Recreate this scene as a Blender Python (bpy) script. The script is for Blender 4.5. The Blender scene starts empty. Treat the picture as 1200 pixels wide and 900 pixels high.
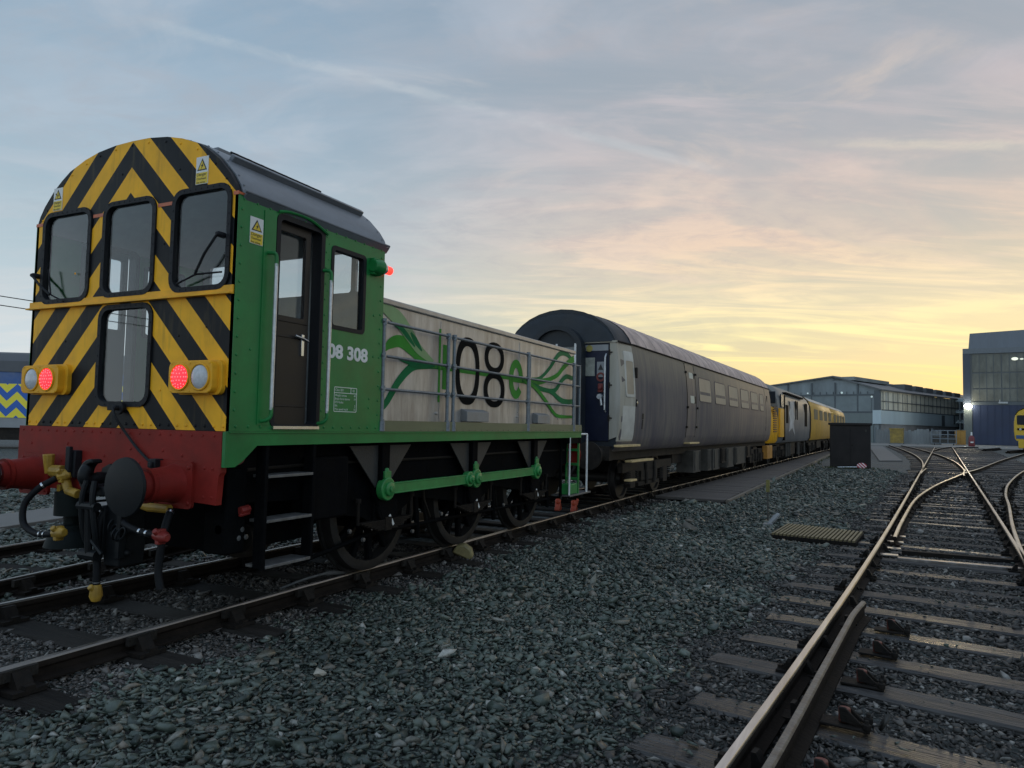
import bpy, bmesh, math, random
import numpy as np
from mathutils import Vector, Matrix
R_ = math.radians
random.seed(7); rng = np.random.default_rng(7)
S = bpy.context.scene
COL = S.collection

# ------------------------------------------------------------------ camera
CAMZ, FPX = 1.60, 846.0
cam_d = bpy.data.cameras.new("camera"); cam = bpy.data.objects.new("camera", cam_d); COL.objects.link(cam)
cam_d.sensor_fit = 'HORIZONTAL'; cam_d.sensor_width = 36.0; cam_d.lens = 36.0 * FPX / 1200.0
cam_d.clip_start = 0.05; cam_d.clip_end = 3000
yaw, pit, rol = R_(26.06), R_(3.2), R_(1.16)
fw = Vector((-math.sin(yaw)*math.cos(pit), math.cos(yaw)*math.cos(pit), math.sin(pit)))
rt = Vector((math.cos(yaw), math.sin(yaw), 0)); up = rt.cross(fw)
r2 = rt*math.cos(rol) + up*math.sin(rol); u2 = -rt*math.sin(rol) + up*math.cos(rol)
cam.matrix_world = Matrix(((r2.x, u2.x, -fw.x, 0), (r2.y, u2.y, -fw.y, 0), (r2.z, u2.z, -fw.z, CAMZ), (0, 0, 0, 1)))
S.camera = cam

# ------------------------------------------------------------------ sky, sun, exposure
S.view_settings.view_transform = 'Standard'; S.view_settings.look = 'None'
S.view_settings.gamma = 1.0; S.view_settings.use_curve_mapping = False
S.view_settings.exposure = 0.0
SUN_AZ, SUN_EL = R_(9.0), R_(2.5)          # azimuth from +Y towards +X
W = bpy.data.worlds.new("World"); S.world = W; W.use_nodes = True
def sky():
    nt = W.node_tree; nt.nodes.clear(); N = nt.nodes.new; L = nt.links.new
    def val(x):
        return x
    def setin(sock, v):
        if isinstance(v, bpy.types.NodeSocket): L(v, sock)
        else: sock.default_value = v
    def m(op, a, b=0.0, c=None, clamp=False):
        n = N('ShaderNodeMath'); n.operation = op; n.use_clamp = clamp
        setin(n.inputs[0], a); setin(n.inputs[1], b)
        if c is not None: setin(n.inputs[2], c)
        return n.outputs[0]
    def ss(x, lo, hi, a=0.0, b=1.0):
        if lo > hi: lo, hi, a, b = hi, lo, b, a
        n = N('ShaderNodeMapRange'); n.interpolation_type = 'SMOOTHSTEP'
        setin(n.inputs[0], x); n.inputs[1].default_value = lo; n.inputs[2].default_value = hi
        n.inputs[3].default_value = a; n.inputs[4].default_value = b
        return n.outputs[0]
    def ramp(x, stops):
        n = N('ShaderNodeValToRGB'); e = n.color_ramp.elements
        while len(e) < len(stops): e.new(0.5)
        for el, (p, c) in zip(e, stops): el.position = p; el.color = (*c, 1)
        L(x, n.inputs[0]); return n.outputs[0]
    def mix(f, a, b, mode='MIX'):
        n = N('ShaderNodeMix'); n.data_type = 'RGBA'; n.blend_type = mode; n.clamp_result = False
        setin(n.inputs[0], f)
        for s, v in ((n.inputs[6], a), (n.inputs[7], b)):
            if isinstance(v, bpy.types.NodeSocket): L(v, s)
            else: s.default_value = (*v, 1)
        return n.outputs[2]
    tc = N('ShaderNodeTexCoord'); nrm = N('ShaderNodeVectorMath'); nrm.operation = 'NORMALIZE'
    L(tc.outputs['Generated'], nrm.inputs[0]); D = nrm.outputs[0]
    sx = N('ShaderNodeSeparateXYZ'); L(D, sx.inputs[0]); x, y, z = sx.outputs
    hor = m('SQRT', m('ADD', m('MULTIPLY', x, x), m('ADD', m('MULTIPLY', y, y), 1e-5)))
    ca = m('DIVIDE', m('ADD', m('MULTIPLY', x, math.sin(SUN_AZ)), m('MULTIPLY', y, math.cos(SUN_AZ))), hor)
    el = m('MAXIMUM', z, 0.0)
    warm = ss(ca, 0.50, 0.995)
    cool_c = ramp(el, [(0, (.66, .74, .77)), (.08, (.61, .70, .75)), (.2, (.45, .565, .635)), (.35, (.305, .435, .55)), (.55, (.225, .345, .475)), (1, (.24, .32, .45))])
    warm_c = ramp(el, [(0, (.80, .55, .20)), (.04, (.79, .62, .28)), (.09, (.70, .635, .40)), (.16, (.59, .58, .46)), (.25, (.49, .49, .47)), (.36, (.39, .42, .46)), (.52, (.30, .365, .44)), (1, (.25, .33, .45))])
    base = mix(warm, cool_c, warm_c)
    glow = m('MULTIPLY', ss(ca, .66, 1.0), ss(el, .02, .30, 1.0, 0.0)); base = mix(m('MULTIPLY', glow, .20), base, (.96, .82, .46))
    # physical clear-sky share
    st = N('ShaderNodeTexSky'); st.sky_type = 'NISHITA'; st.sun_disc = False
    st.sun_elevation = SUN_EL; st.sun_rotation = SUN_AZ
    nis = mix(1.0, st.outputs[0], (.12, .12, .12), 'MULTIPLY')
    base = mix(0.10, base, nis)
    # clouds: the direction is projected on a flat cloud deck
    den = m('ADD', el, 0.13)
    px, py = m('DIVIDE', x, den), m('DIVIDE', y, den)
    cs, sn = math.cos(R_(-24)), math.sin(R_(-24))
    ux = m('ADD', m('MULTIPLY', px, cs), m('MULTIPLY', py, -sn)); uy = m('ADD', m('MULTIPLY', px, sn), m('MULTIPLY', py, cs))
    def noise(sx_, sy_, scale, det, rough, dist, seed):
        c = N('ShaderNodeCombineXYZ'); L(m('MULTIPLY', ux, sx_), c.inputs[0]); L(m('MULTIPLY', uy, sy_), c.inputs[1]); c.inputs[2].default_value = seed
        n = N('ShaderNodeTexNoise'); n.inputs['Scale'].default_value = scale; n.inputs['Detail'].default_value = det
        n.inputs['Roughness'].default_value = rough; n.inputs['Distortion'].default_value = dist
        L(c.outputs[0], n.inputs['Vector']); return n.outputs[0]
    n1 = noise(.50, 1.15, 1.1, 10, .62, .9, 1.3)       # broad veils
    n2 = noise(.60, 2.0, 1.25, 9, .56, 1.6, 5.7)        # fine streaks
    n3 = noise(1.6, 2.2, 3.2, 8, .66, .5, 9.1)        # ripples
    veil = ss(n1, .40, .66); streak = ss(n2, .45, .68); rip = ss(n3, .38, .74)
    low = ss(el, .0, .22, 1.0, 0.0)
    cl_warm = ramp(el, [(0, (1.0, .64, .18)), (.05, (1.05, .80, .28)), (.11, (1.06, .92, .44)), (.17, (.98, .80, .50)), (.24, (.82, .63, .48)), (.32, (.64, .54, .50)), (.40, (.53, .49, .51)), (.5, (.43, .45, .50)), (1, (.36, .41, .48))])
    cl_cool = ramp(el, [(0, (.76, .77, .74)), (.15, (.64, .64, .64)), (.3, (.47, .53, .60)), (.5, (.38, .46, .56)), (1, (.34, .40, .48))])
    warm_w = ss(ca, 0.62, 0.97)
    cl = mix(warm_w, cl_cool, cl_warm)
    cov = m('MULTIPLY', m('ADD', m('MULTIPLY', veil, .46), m('MULTIPLY', streak, m('ADD', .36, m('MULTIPLY', warm_w, .50))), clamp=True), ss(ca, -.2, .9, .55, .95))
    c1 = mix(cov, base, cl)
    # grey-lilac undersides of the higher veil
    gl = mix(warm_w, (.36, .40, .46), (.43, .40, .42))
    c2 = mix(m('MULTIPLY', m('MULTIPLY', rip, veil), m('MULTIPLY', ss(el, .1, .3), .60)), c1, gl)
    lm = mix(warm_w, (.53, .56, .61), (.80, .64, .52)); n4 = noise(1.0, 1.5, 2.0, 7, .58, .8, 14.2); c2 = mix(m('MULTIPLY', m('MULTIPLY', ss(n4, .5, .72), ss(el, .08, .22)), .36), c2, lm)
    # vapour trails: bands along great circles
    def trail(a, b, width, gain, seed, col, c_in):
        a = Vector(a).normalized(); b = Vector(b).normalized(); n = a.cross(b).normalized(); mid = (a+b).normalized(); half = a.dot(mid)
        dn = N('ShaderNodeVectorMath'); dn.operation = 'DOT_PRODUCT'; L(D, dn.inputs[0]); dn.inputs[1].default_value = n
        dm = N('ShaderNodeVectorMath'); dm.operation = 'DOT_PRODUCT'; L(D, dm.inputs[0]); dm.inputs[1].default_value = mid
        nn = noise(3.0, 3.0, 2.2, 8, .65, .4, seed)
        off = m('MULTIPLY', m('SUBTRACT', nn, .5), width*1.6)
        ad = m('ABSOLUTE', m('ADD', dn.outputs['Value'], off))
        band = ss(ad, width*.25, width*1.5, 1, 0)
        ends = ss(dm.outputs['Value'], half-.01, half+.03)
        return mix(m('MULTIPLY', m('MULTIPLY', band, ends), m('MULTIPLY', ss(nn, .36, .62, .25, 1), gain)), c_in, col)
    def pd(px_, py_):
        return r2*((px_-600)/FPX) - u2*((py_-450)/FPX) + fw
    c3 = trail(pd(150, 20), pd(860, 205), .006, .25, 2.2, (.62, .65, .66), c2)
    c3 = trail(pd(960, 168), pd(1330, 172), .006, .55, 4.4, (.86, .76, .58), c3)
    c3 = trail(pd(955, 452), pd(985, 464), .0016, .7, 6.0, (1.0, .85, .5), c3)
    lift = m('ADD', 1.0, m('ADD', m('MULTIPLY', ss(ca, .15, -.35), .42), m('MULTIPLY', ss(el, .58, .85), .45)))  # unseen sky behind camera and overhead brightened to lift ground and loco
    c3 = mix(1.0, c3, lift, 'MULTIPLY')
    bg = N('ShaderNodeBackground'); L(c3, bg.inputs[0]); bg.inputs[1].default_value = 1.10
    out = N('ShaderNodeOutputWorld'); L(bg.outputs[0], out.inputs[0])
sky()
sd = bpy.data.lights.new("sun", 'SUN'); sd.energy = 0.35; sd.angle = R_(10); sd.color = (1, .78, .5)
sun = bpy.data.objects.new("sun", sd); COL.objects.link(sun)
sdir = Vector((math.sin(SUN_AZ)*math.cos(SUN_EL), math.cos(SUN_AZ)*math.cos(SUN_EL), math.sin(SUN_EL)))
sun.rotation_euler = sdir.to_track_quat('Z', 'Y').to_euler()

# ------------------------------------------------------------------ materials
MATS = {}
def cracked(m):
    """weathering cracks and dark oil patches along the grain"""
    nt = m.node_tree; N = nt.nodes.new; L = nt.links.new; b = nt.nodes['Principled BSDF']; tc = N('ShaderNodeTexCoord'); oi = N('ShaderNodeObjectInfo')
    va = N('ShaderNodeVectorMath'); va.operation = 'ADD'; cb_ = N('ShaderNodeCombineXYZ'); mm = N('ShaderNodeMath'); mm.operation = 'MULTIPLY'; mm.inputs[1].default_value = 37.0; L(oi.outputs['Random'], mm.inputs[0]); L(mm.outputs[0], cb_.inputs[0]); L(mm.outputs[0], cb_.inputs[1]); L(tc.outputs['Object'], va.inputs[0]); L(cb_.outputs[0], va.inputs[1])
    src = b.inputs['Base Color'].links[0].from_socket
    for sc, lo, hi, amt in (((.9, 26, 10), .60, .66, .85), ((1.6, 3.2, 2), .50, .68, .6)):
        mp = N('ShaderNodeMapping'); mp.inputs['Scale'].default_value = sc; L(va.outputs[0], mp.inputs[0]); n = N('ShaderNodeTexNoise'); n.inputs['Scale'].default_value = 1.6; n.inputs['Detail'].default_value = 6; L(mp.outputs[0], n.inputs['Vector'])
        r = N('ShaderNodeMapRange'); r.inputs[1].default_value = lo; r.inputs[2].default_value = hi; r.inputs[4].default_value = amt; L(n.outputs[0], r.inputs[0])
        mx = N('ShaderNodeMix'); mx.data_type = 'RGBA'; L(r.outputs[0], mx.inputs[0]); L(src, mx.inputs[6]); mx.inputs[7].default_value = (.012, .011, .010, 1); src = mx.outputs[2]
    L(src, b.inputs['Base Color']); return m
def per_object(m, lo, hi, r0, r1):
    """each timber has its own tone and its own wetness"""
    nt = m.node_tree; N = nt.nodes.new; L = nt.links.new; b = nt.nodes['Principled BSDF']; oi = N('ShaderNodeObjectInfo')
    src = b.inputs['Base Color'].links[0].from_socket; mr = N('ShaderNodeMapRange'); mr.inputs[3].default_value = lo; mr.inputs[4].default_value = hi; L(oi.outputs['Random'], mr.inputs[0])
    mu = N('ShaderNodeMix'); mu.data_type = 'RGBA'; mu.blend_type = 'MULTIPLY'; mu.inputs[0].default_value = 1; L(src, mu.inputs[6]); L(mr.outputs[0], mu.inputs[7]); L(mu.outputs[2], b.inputs['Base Color'])
    rs_ = b.inputs['Roughness'].links[0].from_socket; fr = N('ShaderNodeMath'); fr.operation = 'FRACT'; m1 = N('ShaderNodeMath'); m1.operation = 'MULTIPLY'; m1.inputs[1].default_value = 7.31; L(oi.outputs['Random'], m1.inputs[0]); L(m1.outputs[0], fr.inputs[0])
    mr2 = N('ShaderNodeMapRange'); mr2.inputs[3].default_value = r0; mr2.inputs[4].default_value = r1; L(fr.outputs[0], mr2.inputs[0]); ad = N('ShaderNodeMath'); ad.operation = 'ADD'; ad.use_clamp = True; L(rs_, ad.inputs[0]); L(mr2.outputs[0], ad.inputs[1]); L(ad.outputs[0], b.inputs['Roughness'])
def new_mat(name):
    m = bpy.data.materials.new(name); m.use_nodes = True
    return m, m.node_tree, m.node_tree.nodes['Principled BSDF']
def paint(name, col, rough=.45, metal=0.0, var=.25, scale=6.0, stretch=(1, 1, 1), dirt=None, dirt_amt=.35, bump=.0, bscale=60., rvar=.15, spec=.5, coat=0.0):
    """a surface colour broken up by two noises: tone variation and dirt patches of their own shape"""
    if name in MATS: return MATS[name]
    m, nt, b = new_mat(name); N = nt.nodes.new; L = nt.links.new
    tc = N('ShaderNodeTexCoord'); mp = N('ShaderNodeMapping'); mp.inputs['Scale'].default_value = stretch
    L(tc.outputs['Object'], mp.inputs[0])
    n1 = N('ShaderNodeTexNoise'); n1.inputs['Scale'].default_value = scale; n1.inputs['Detail'].default_value = 7; n1.inputs['Roughness'].default_value = .62
    L(mp.outputs[0], n1.inputs['Vector'])
    r = N('ShaderNodeMapRange'); r.inputs[1].default_value = .3; r.inputs[2].default_value = .7; r.inputs[3].default_value = 1-var; r.inputs[4].default_value = 1+var*.6
    L(n1.outputs[0], r.inputs[0])
    mu = N('ShaderNodeMix'); mu.data_type = 'RGBA'; mu.blend_type = 'MULTIPLY'; mu.inputs[0].default_value = 1
    mu.inputs[6].default_value = (*col, 1); L(r.outputs[0], mu.inputs[7]); c = mu.outputs[2]
    if dirt:
        n2 = N('ShaderNodeTexNoise'); n2.inputs['Scale'].default_value = scale*.6; n2.inputs['Detail'].default_value = 9; n2.inputs['Roughness'].default_value = .7
        L(mp.outputs[0], n2.inputs['Vector'])
        d = N('ShaderNodeMapRange'); d.inputs[1].default_value = .42; d.inputs[2].default_value = .72; d.inputs[4].default_value = dirt_amt
        L(n2.outputs[0], d.inputs[0])
        mx = N('ShaderNodeMix'); mx.data_type = 'RGBA'; L(d.outputs[0], mx.inputs[0]); L(c, mx.inputs[6]); mx.inputs[7].default_value = (*dirt, 1); c = mx.outputs[2]
    L(c, b.inputs['Base Color'])
    rr = N('ShaderNodeMapRange'); rr.inputs[3].default_value = max(.05, rough-rvar); rr.inputs[4].default_value = min(1, rough+rvar); L(n1.outputs[0], rr.inputs[0]); L(rr.outputs[0], b.inputs['Roughness'])
    b.inputs['Metallic'].default_value = metal; b.inputs['Specular IOR Level'].default_value = spec
    b.inputs['Coat Weight'].default_value = coat; b.inputs['Coat Roughness'].default_value = .15
    if bump:
        n3 = N('ShaderNodeTexNoise'); n3.inputs['Scale'].default_value = bscale; n3.inputs['Detail'].default_value = 5; L(mp.outputs[0], n3.inputs['Vector'])
        bp = N('ShaderNodeBump'); bp.inputs['Strength'].default_value = bump; bp.inputs['Distance'].default_value = .02; L(n3.outputs[0], bp.inputs['Height']); L(bp.outputs[0], b.inputs['Normal'])
    MATS[name] = m; return m
def emit(name, col, strength):
    if name in MATS: return MATS[name]
    m, nt, b = new_mat(name); b.inputs['Base Color'].default_value = (*col, 1); b.inputs['Emission Color'].default_value = (*col, 1); b.inputs['Emission Strength'].default_value = strength
    MATS[name] = m; return m
def glass(name, tint=(.88, .90, .91), refl=.03, rough=.02):
    if name in MATS: return MATS[name]
    m = bpy.data.materials.new(name); m.use_nodes = True; nt = m.node_tree; nt.nodes.clear(); N = nt.nodes.new; L = nt.links.new
    t = N('ShaderNodeBsdfTransparent'); t.inputs[0].default_value = (*tint, 1)
    g = N('ShaderNodeBsdfGlossy'); g.inputs['Roughness'].default_value = rough; g.inputs[0].default_value = (.9, .92, .95, 1)
    f = N('ShaderNodeLayerWeight'); f.inputs[0].default_value = .3
    f.inputs[0].default_value = .5; pw = N('ShaderNodeMath'); pw.operation = 'POWER'; L(f.outputs['Facing'], pw.inputs[0]); pw.inputs[1].default_value = 4.0
    mr = N('ShaderNodeMapRange'); mr.inputs[3].default_value = refl; mr.inputs[4].default_value = .9; L(pw.outputs[0], mr.inputs[0])
    x = N('ShaderNodeMixShader'); L(mr.outputs[0], x.inputs[0]); L(t.outputs[0], x.inputs[1]); L(g.outputs[0], x.inputs[2])
    o = N('ShaderNodeOutputMaterial'); L(x.outputs[0], o.inputs[0]); MATS[name] = m; return m

GREEN = paint('loco_green', (.012, .190, .045), .38, var=.22, scale=3, dirt=(.018, .075, .025), dirt_amt=.35, spec=.32, coat=.05, bump=.3, bscale=2.6)
LIME = paint('rod_green', (.03, .24, .06), .38, var=.2, scale=8, dirt=(.02, .06, .02), dirt_amt=.4)
RED = paint('beam_red', (.225, .021, .016), .5, var=.25, scale=5, dirt=(.10, .014, .01), dirt_amt=.5, bump=.05, spec=.14)
YEL = paint('warning_yellow', (.84, .415, .022), .45, var=.18, scale=6, dirt=(.28, .15, .02), dirt_amt=.35, spec=.2)
BLACK = paint('frame_black', (.0045, .005, .006), .75, var=.4, scale=7, dirt=(.008, .007, .006), dirt_amt=.5, bump=.1, bscale=40, spec=.03)
RUBBER = paint('rubber', (.010, .011, .014), .6, var=.3, scale=20, spec=.25)
DGREY = paint('roof_grey', (.155, .172, .195), .42, var=.2, scale=4, stretch=(1, .4, 1), dirt=(.05, .05, .055), dirt_amt=.5)
STEEL = paint('handrail_steel', (.56, .58, .60), .38, metal=.55, var=.2, scale=20, dirt=(.25, .25, .26), dirt_amt=.5)
GALV = paint('galvanised_tube', (.19, .22, .25), .45, metal=.6, var=.3, scale=25, dirt=(.10, .11, .12), dirt_amt=.5)
WHITE = paint('white_paint', (.72, .73, .72), .45, var=.12, scale=10, dirt=(.4, .38, .34), dirt_amt=.4)
BROWN = paint('door_brown', (.016, .012, .011), .4, var=.25, scale=6, spec=.3)
INNER = paint('cab_lining', (.40, .42, .43), .6, var=.15, scale=5, dirt=(.22, .23, .24), dirt_amt=.4)
IRON = paint('cast_iron', (.013, .0115, .0105), .7, metal=.0, var=.45, scale=18, spec=.12, dirt=(.026, .019, .014), dirt_amt=.6, bump=.25, bscale=50)
CHROME = paint('buffer_steel', (.55, .57, .6), .25, metal=1., var=.1, scale=10)
GLASS = glass('cab_glass'); GLASS2 = glass('dark_glass', (.22, .24, .25), .10)
DARKPANE = paint('dark_pane', (.02, .024, .030), .3, var=.1, scale=3, rvar=.05, spec=.15)

# ------------------------------------------------------------------ helpers
class MB:
    """collects faces and builds ONE mesh object"""
    def __init__(s): s.bm = bmesh.new(); s.mi = 0
    def _tag(s, faces):
        for f in faces: f.material_index = s.mi
    def box(s, x0, x1, y0, y1, z0, z1, M=None):
        v = [s.bm.verts.new(p) for p in ((x0, y0, z0), (x1, y0, z0), (x1, y1, z0), (x0, y1, z0), (x0, y0, z1), (x1, y0, z1), (x1, y1, z1), (x0, y1, z1))]
        if M is not None:
            for q in v: q.co = M @ q.co
        s._tag([s.bm.faces.new([v[i] for i in f]) for f in ((3, 2, 1, 0), (4, 5, 6, 7), (0, 1, 5, 4), (1, 2, 6, 5), (2, 3, 7, 6), (3, 0, 4, 7))]); return s
    def tube(s, pts, r, n=10, cap=True):
        pts = [Vector(p) for p in pts]; rings = []
        rad = r if isinstance(r, (list, tuple)) else [r]*len(pts)
        ref = None
        for i, p in enumerate(pts):
            t = (pts[min(i+1, len(pts)-1)] - pts[max(i-1, 0)]).normalized()
            if ref is None: ref = Vector((0, 0, 1)) if abs(t.z) < .9 else Vector((1, 0, 0))
            a = t.cross(ref).normalized(); b = a.cross(t).normalized(); ref = b
            rings.append([s.bm.verts.new(p + (a*math.cos(2*math.pi*k/n) + b*math.sin(2*math.pi*k/n))*rad[i]) for k in range(n)])
        fs = []
        for A, B in zip(rings, rings[1:]):
            for k in range(n): fs.append(s.bm.faces.new((A[k], A[(k+1) % n], B[(k+1) % n], B[k])))
        if cap: fs.append(s.bm.faces.new(rings[0][::-1])); fs.append(s.bm.faces.new(rings[-1]))
        s._tag(fs); return s
    def lathe(s, prof, o, axis='x', n=24, close=False):
        """prof: (along, radius)"""
        o = Vector(o); ax = {'x': (Vector((1, 0, 0)), Vector((0, 1, 0)), Vector((0, 0, 1))), 'y': (Vector((0, 1, 0)), Vector((0, 0, 1)), Vector((1, 0, 0))), 'z': (Vector((0, 0, 1)), Vector((1, 0, 0)), Vector((0, 1, 0)))}[axis]
        rings = []
        for a, r in prof:
            rings.append([s.bm.verts.new(o + ax[0]*a + (ax[1]*math.cos(2*math.pi*k/n) + ax[2]*math.sin(2*math.pi*k/n))*r) for k in range(n)])
        fs = []; pr = list(zip(rings, rings[1:])) + ([(rings[-1], rings[0])] if close else [])
        for A, B in pr:
            for k in range(n): fs.append(s.bm.faces.new((A[k], A[(k+1) % n], B[(k+1) % n], B[k])))
        if not close: fs.append(s.bm.faces.new(rings[0][::-1])); fs.append(s.bm.faces.new(rings[-1]))
        s._tag(fs); return s
    def dome(s, p, r, d):
        """a rivet head: low dome at p, pointing along the unit vector d"""
        p = Vector(p); d = Vector(d); a = d.orthogonal().normalized(); b = d.cross(a)
        base = [s.bm.verts.new(p + (a*math.cos(k*math.pi/3) + b*math.sin(k*math.pi/3))*r) for k in range(6)]
        mid = [s.bm.verts.new(p + d*r*.45 + (a*math.cos(k*math.pi/3) + b*math.sin(k*math.pi/3))*r*.7) for k in range(6)]
        t = s.bm.verts.new(p + d*r*.65); fs = []
        for k in range(6):
            j = (k+1) % 6; fs.append(s.bm.faces.new((base[k], base[j], mid[j], mid[k]))); fs.append(s.bm.faces.new((mid[k], mid[j], t)))
        s._tag(fs); return s
    def panel(s, outer, holes, f, th):
        """flat sheet with holes; f maps (a,b,depth) to 3D"""
        b2 = bmesh.new(); es = []
        for lp in [outer]+holes:
            vs = [b2.verts.new((p[0], p[1], 0)) for p in lp]
            es += [b2.edges.new((vs[i], vs[(i+1) % len(vs)])) for i in range(len(vs))]
        bmesh.ops.triangle_fill(b2, use_beauty=True, use_dissolve=False, edges=es)
        if th:
            g = bmesh.ops.extrude_face_region(b2, geom=b2.faces[:])
            for v in [e for e in g['geom'] if isinstance(e, bmesh.types.BMVert)]: v.co.z += th
        bmesh.ops.recalc_face_normals(b2, faces=b2.faces[:])
        mp = {v: s.bm.verts.new(f(*v.co)) for v in b2.verts}
        fs = []
        for fc in b2.faces:
            try: fs.append(s.bm.faces.new([mp[v] for v in fc.verts]))
            except ValueError: pass
        bmesh.ops.recalc_face_normals(s.bm, faces=fs)
        s._tag(fs); b2.free(); return s
    def loft(s, rings, close=False, cap=True):
        R = [[s.bm.verts.new(p) for p in r] for r in rings]; fs = []
        n = len(R[0])
        for A, B in zip(R, R[1:]):
            for k in range(n if close else n-1): fs.append(s.bm.faces.new((A[k], A[(k+1) % n], B[(k+1) % n], B[k])))
        if cap:
            fs.append(s.bm.faces.new(R[0][::-1])); fs.append(s.bm.faces.new(R[-1]))
        bmesh.ops.recalc_face_normals(s.bm, faces=fs)
        s._tag(fs); return s
    def build(s, name, mats, parent=None, bevel=0, smooth=True, loc=None):
        me = bpy.data.meshes.new(name); s.bm.to_mesh(me); s.bm.free()
        for m in (mats if isinstance(mats, (list, tuple)) else [mats]): me.materials.append(m)
        if smooth:
            me.shade_smooth(); me.set_sharp_from_angle(angle=R_(35))
        o = bpy.data.objects.new(name, me); COL.objects.link(o)
        if parent: o.parent = parent
        if loc is not None: o.location = loc
        if bevel:
            b = o.modifiers.new('bevel', 'BEVEL'); b.width = bevel; b.segments = 2; b.limit_method = 'ANGLE'; b.angle_limit = R_(40)
        return o
XZ = lambda y: (lambda a, b, d: (a, y+d, b))       # front panels: a = x, b = z
YZ = lambda x: (lambda a, b, d: (x-d, a, b))       # side panels: a = y, b = z
def rrect(a0, a1, b0, b1, r=.07, n=5):
    P = []
    for (cx, cy, s) in ((a1-r, b1-r, 0), (a0+r, b1-r, 90), (a0+r, b0+r, 180), (a1-r, b0+r, 270)):
        for k in range(n+1):
            t = R_(s+90*k/n); P.append((cx+r*math.cos(t), cy+r*math.sin(t)))
    return P
def ell(cx, cy, rx, ry, n=36, p=2.0):
    P = []
    for k in range(n):
        t = 2*math.pi*k/n; c, s_ = math.cos(t), math.sin(t)
        P.append((cx+rx*math.copysign(abs(c)**(2/p), c), cy+ry*math.copysign(abs(s_)**(2/p), s_)))
    return P
def smooth_curve(P, n=8):
    P = [np.array(p, float) for p in P]; out = []
    for i in range(len(P)-1):
        p0, p1, p2, p3 = P[max(i-1, 0)], P[i], P[i+1], P[min(i+2, len(P)-1)]
        for k in range(n):
            t = k/n; out.append(.5*((2*p1)+(-p0+p2)*t+(2*p0-5*p1+4*p2-p3)*t*t+(-p0+3*p1-3*p2+p3)*t**3))
    out.append(P[-1]); return out
def ribbon(P, w, n=8):
    """outline of a stroke along P (points (a,b)) with widths w"""
    C = smooth_curve([(*p, ww) for p, ww in zip(P, w)], n); L, Rr = [], []
    for i, c in enumerate(C):
        t = C[min(i+1, len(C)-1)][:2]-C[max(i-1, 0)][:2]; t = t/np.linalg.norm(t); q = np.array([-t[1], t[0]])
        L.append(tuple(c[:2]+q*c[2]/2)); Rr.append(tuple(c[:2]-q*c[2]/2))
    return L+Rr[::-1]
def empty(name, loc=(0, 0, 0), rz=0, label=None, cat=None, group=None):
    o = bpy.data.objects.new(name, None); COL.objects.link(o); o.empty_display_size = .3
    o.location = loc; o.rotation_euler = (0, 0, rz)
    if label: tag(o, label, cat, group)
    return o
def tag(o, label=None, cat=None, group=None, kind=None):
    if label: o['label'] = label
    if cat: o['category'] = cat
    if group: o['group'] = group
    if kind: o['kind'] = kind
    return o
def copy_part(o, parent):
    c = o.copy(); COL.objects.link(c); c.parent = parent
    for ch in list(o.children): copy_part(ch, c)
    return c
def text(name, body, size, loc, rot, m, parent, align='LEFT', weight=0.0, squeeze=1.0, ext=.0008):
    cu = bpy.data.curves.new(name, 'FONT'); cu.body = body; cu.size = size; cu.align_x = align; cu.align_y = 'BOTTOM_BASELINE'
    cu.offset = weight; cu.extrude = ext; cu.space_line = 1.0
    tmp = bpy.data.objects.new(name, cu); COL.objects.link(tmp)
    dg = bpy.context.evaluated_depsgraph_get(); me = bpy.data.meshes.new_from_object(tmp.evaluated_get(dg))
    bpy.data.objects.remove(tmp)
    o = bpy.data.objects.new(name, me); COL.objects.link(o); me.materials.clear(); me.materials.append(m)
    o.location = loc; o.rotation_euler = rot; o.scale = (squeeze, 1, 1); o.parent = parent
    return o
ROT_SIDE = (R_(90), 0, R_(90)); ROT_FRONT = (R_(90), 0, 0)
GZ = 0.0; RT = .17                                   # ballast level, rail top

# ================================================================== GROUND
def ground_mat():
    m, nt, b = new_mat('ballast_ground'); N = nt.nodes.new; L = nt.links.new
    g = N('ShaderNodeNewGeometry'); v = N('ShaderNodeTexVoronoi'); v.inputs['Scale'].default_value = 17; L(g.outputs['Position'], v.inputs['Vector'])
    sp = N('ShaderNodeSeparateColor'); L(v.outputs['Color'], sp.inputs[0])
    r = N('ShaderNodeValToRGB'); e = r.color_ramp.elements
    e[0].position = 0; e[0].color = (.024, .029, .028, 1); e[1].position = 1; e[1].color = (.12, .135, .125, 1)
    x = e.new(.5); x.color = (.055, .066, .062, 1); L(sp.outputs[0], r.inputs[0])
    n = N('ShaderNodeTexNoise'); n.inputs['Scale'].default_value = .35; n.inputs['Detail'].default_value = 8; L(g.outputs['Position'], n.inputs['Vector'])
    mr = N('ShaderNodeMapRange'); mr.inputs[1].default_value = .45; mr.inputs[2].default_value = .68; mr.inputs[4].default_value = .75; L(n.outputs[0], mr.inputs[0])
    mx = N('ShaderNodeMix'); mx.data_type = 'RGBA'; L(mr.outputs[0], mx.inputs[0]); L(r.outputs[0], mx.inputs[6]); mx.inputs[7].default_value = (.060, .055, .050, 1)
    L(mx.outputs[2], b.inputs['Base Color']); b.inputs['Roughness'].default_value = .75
    bp = N('ShaderNodeBump'); bp.inputs['Strength'].default_value = .9; bp.inputs['Distance'].default_value = .03; L(v.outputs['Distance'], bp.inputs['Height']); bp.invert = True; L(bp.outputs[0], b.inputs['Normal'])
    return m
g = MB(); vs = [g.bm.verts.new(p) for p in ((-900, -60, -.012), (900, -60, -.012), (900, 1500, -.012), (-900, 1500, -.012))]; g.bm.faces.new(vs)
tag(g.build('ground', ground_mat(), smooth=False), kind='structure')
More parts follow.
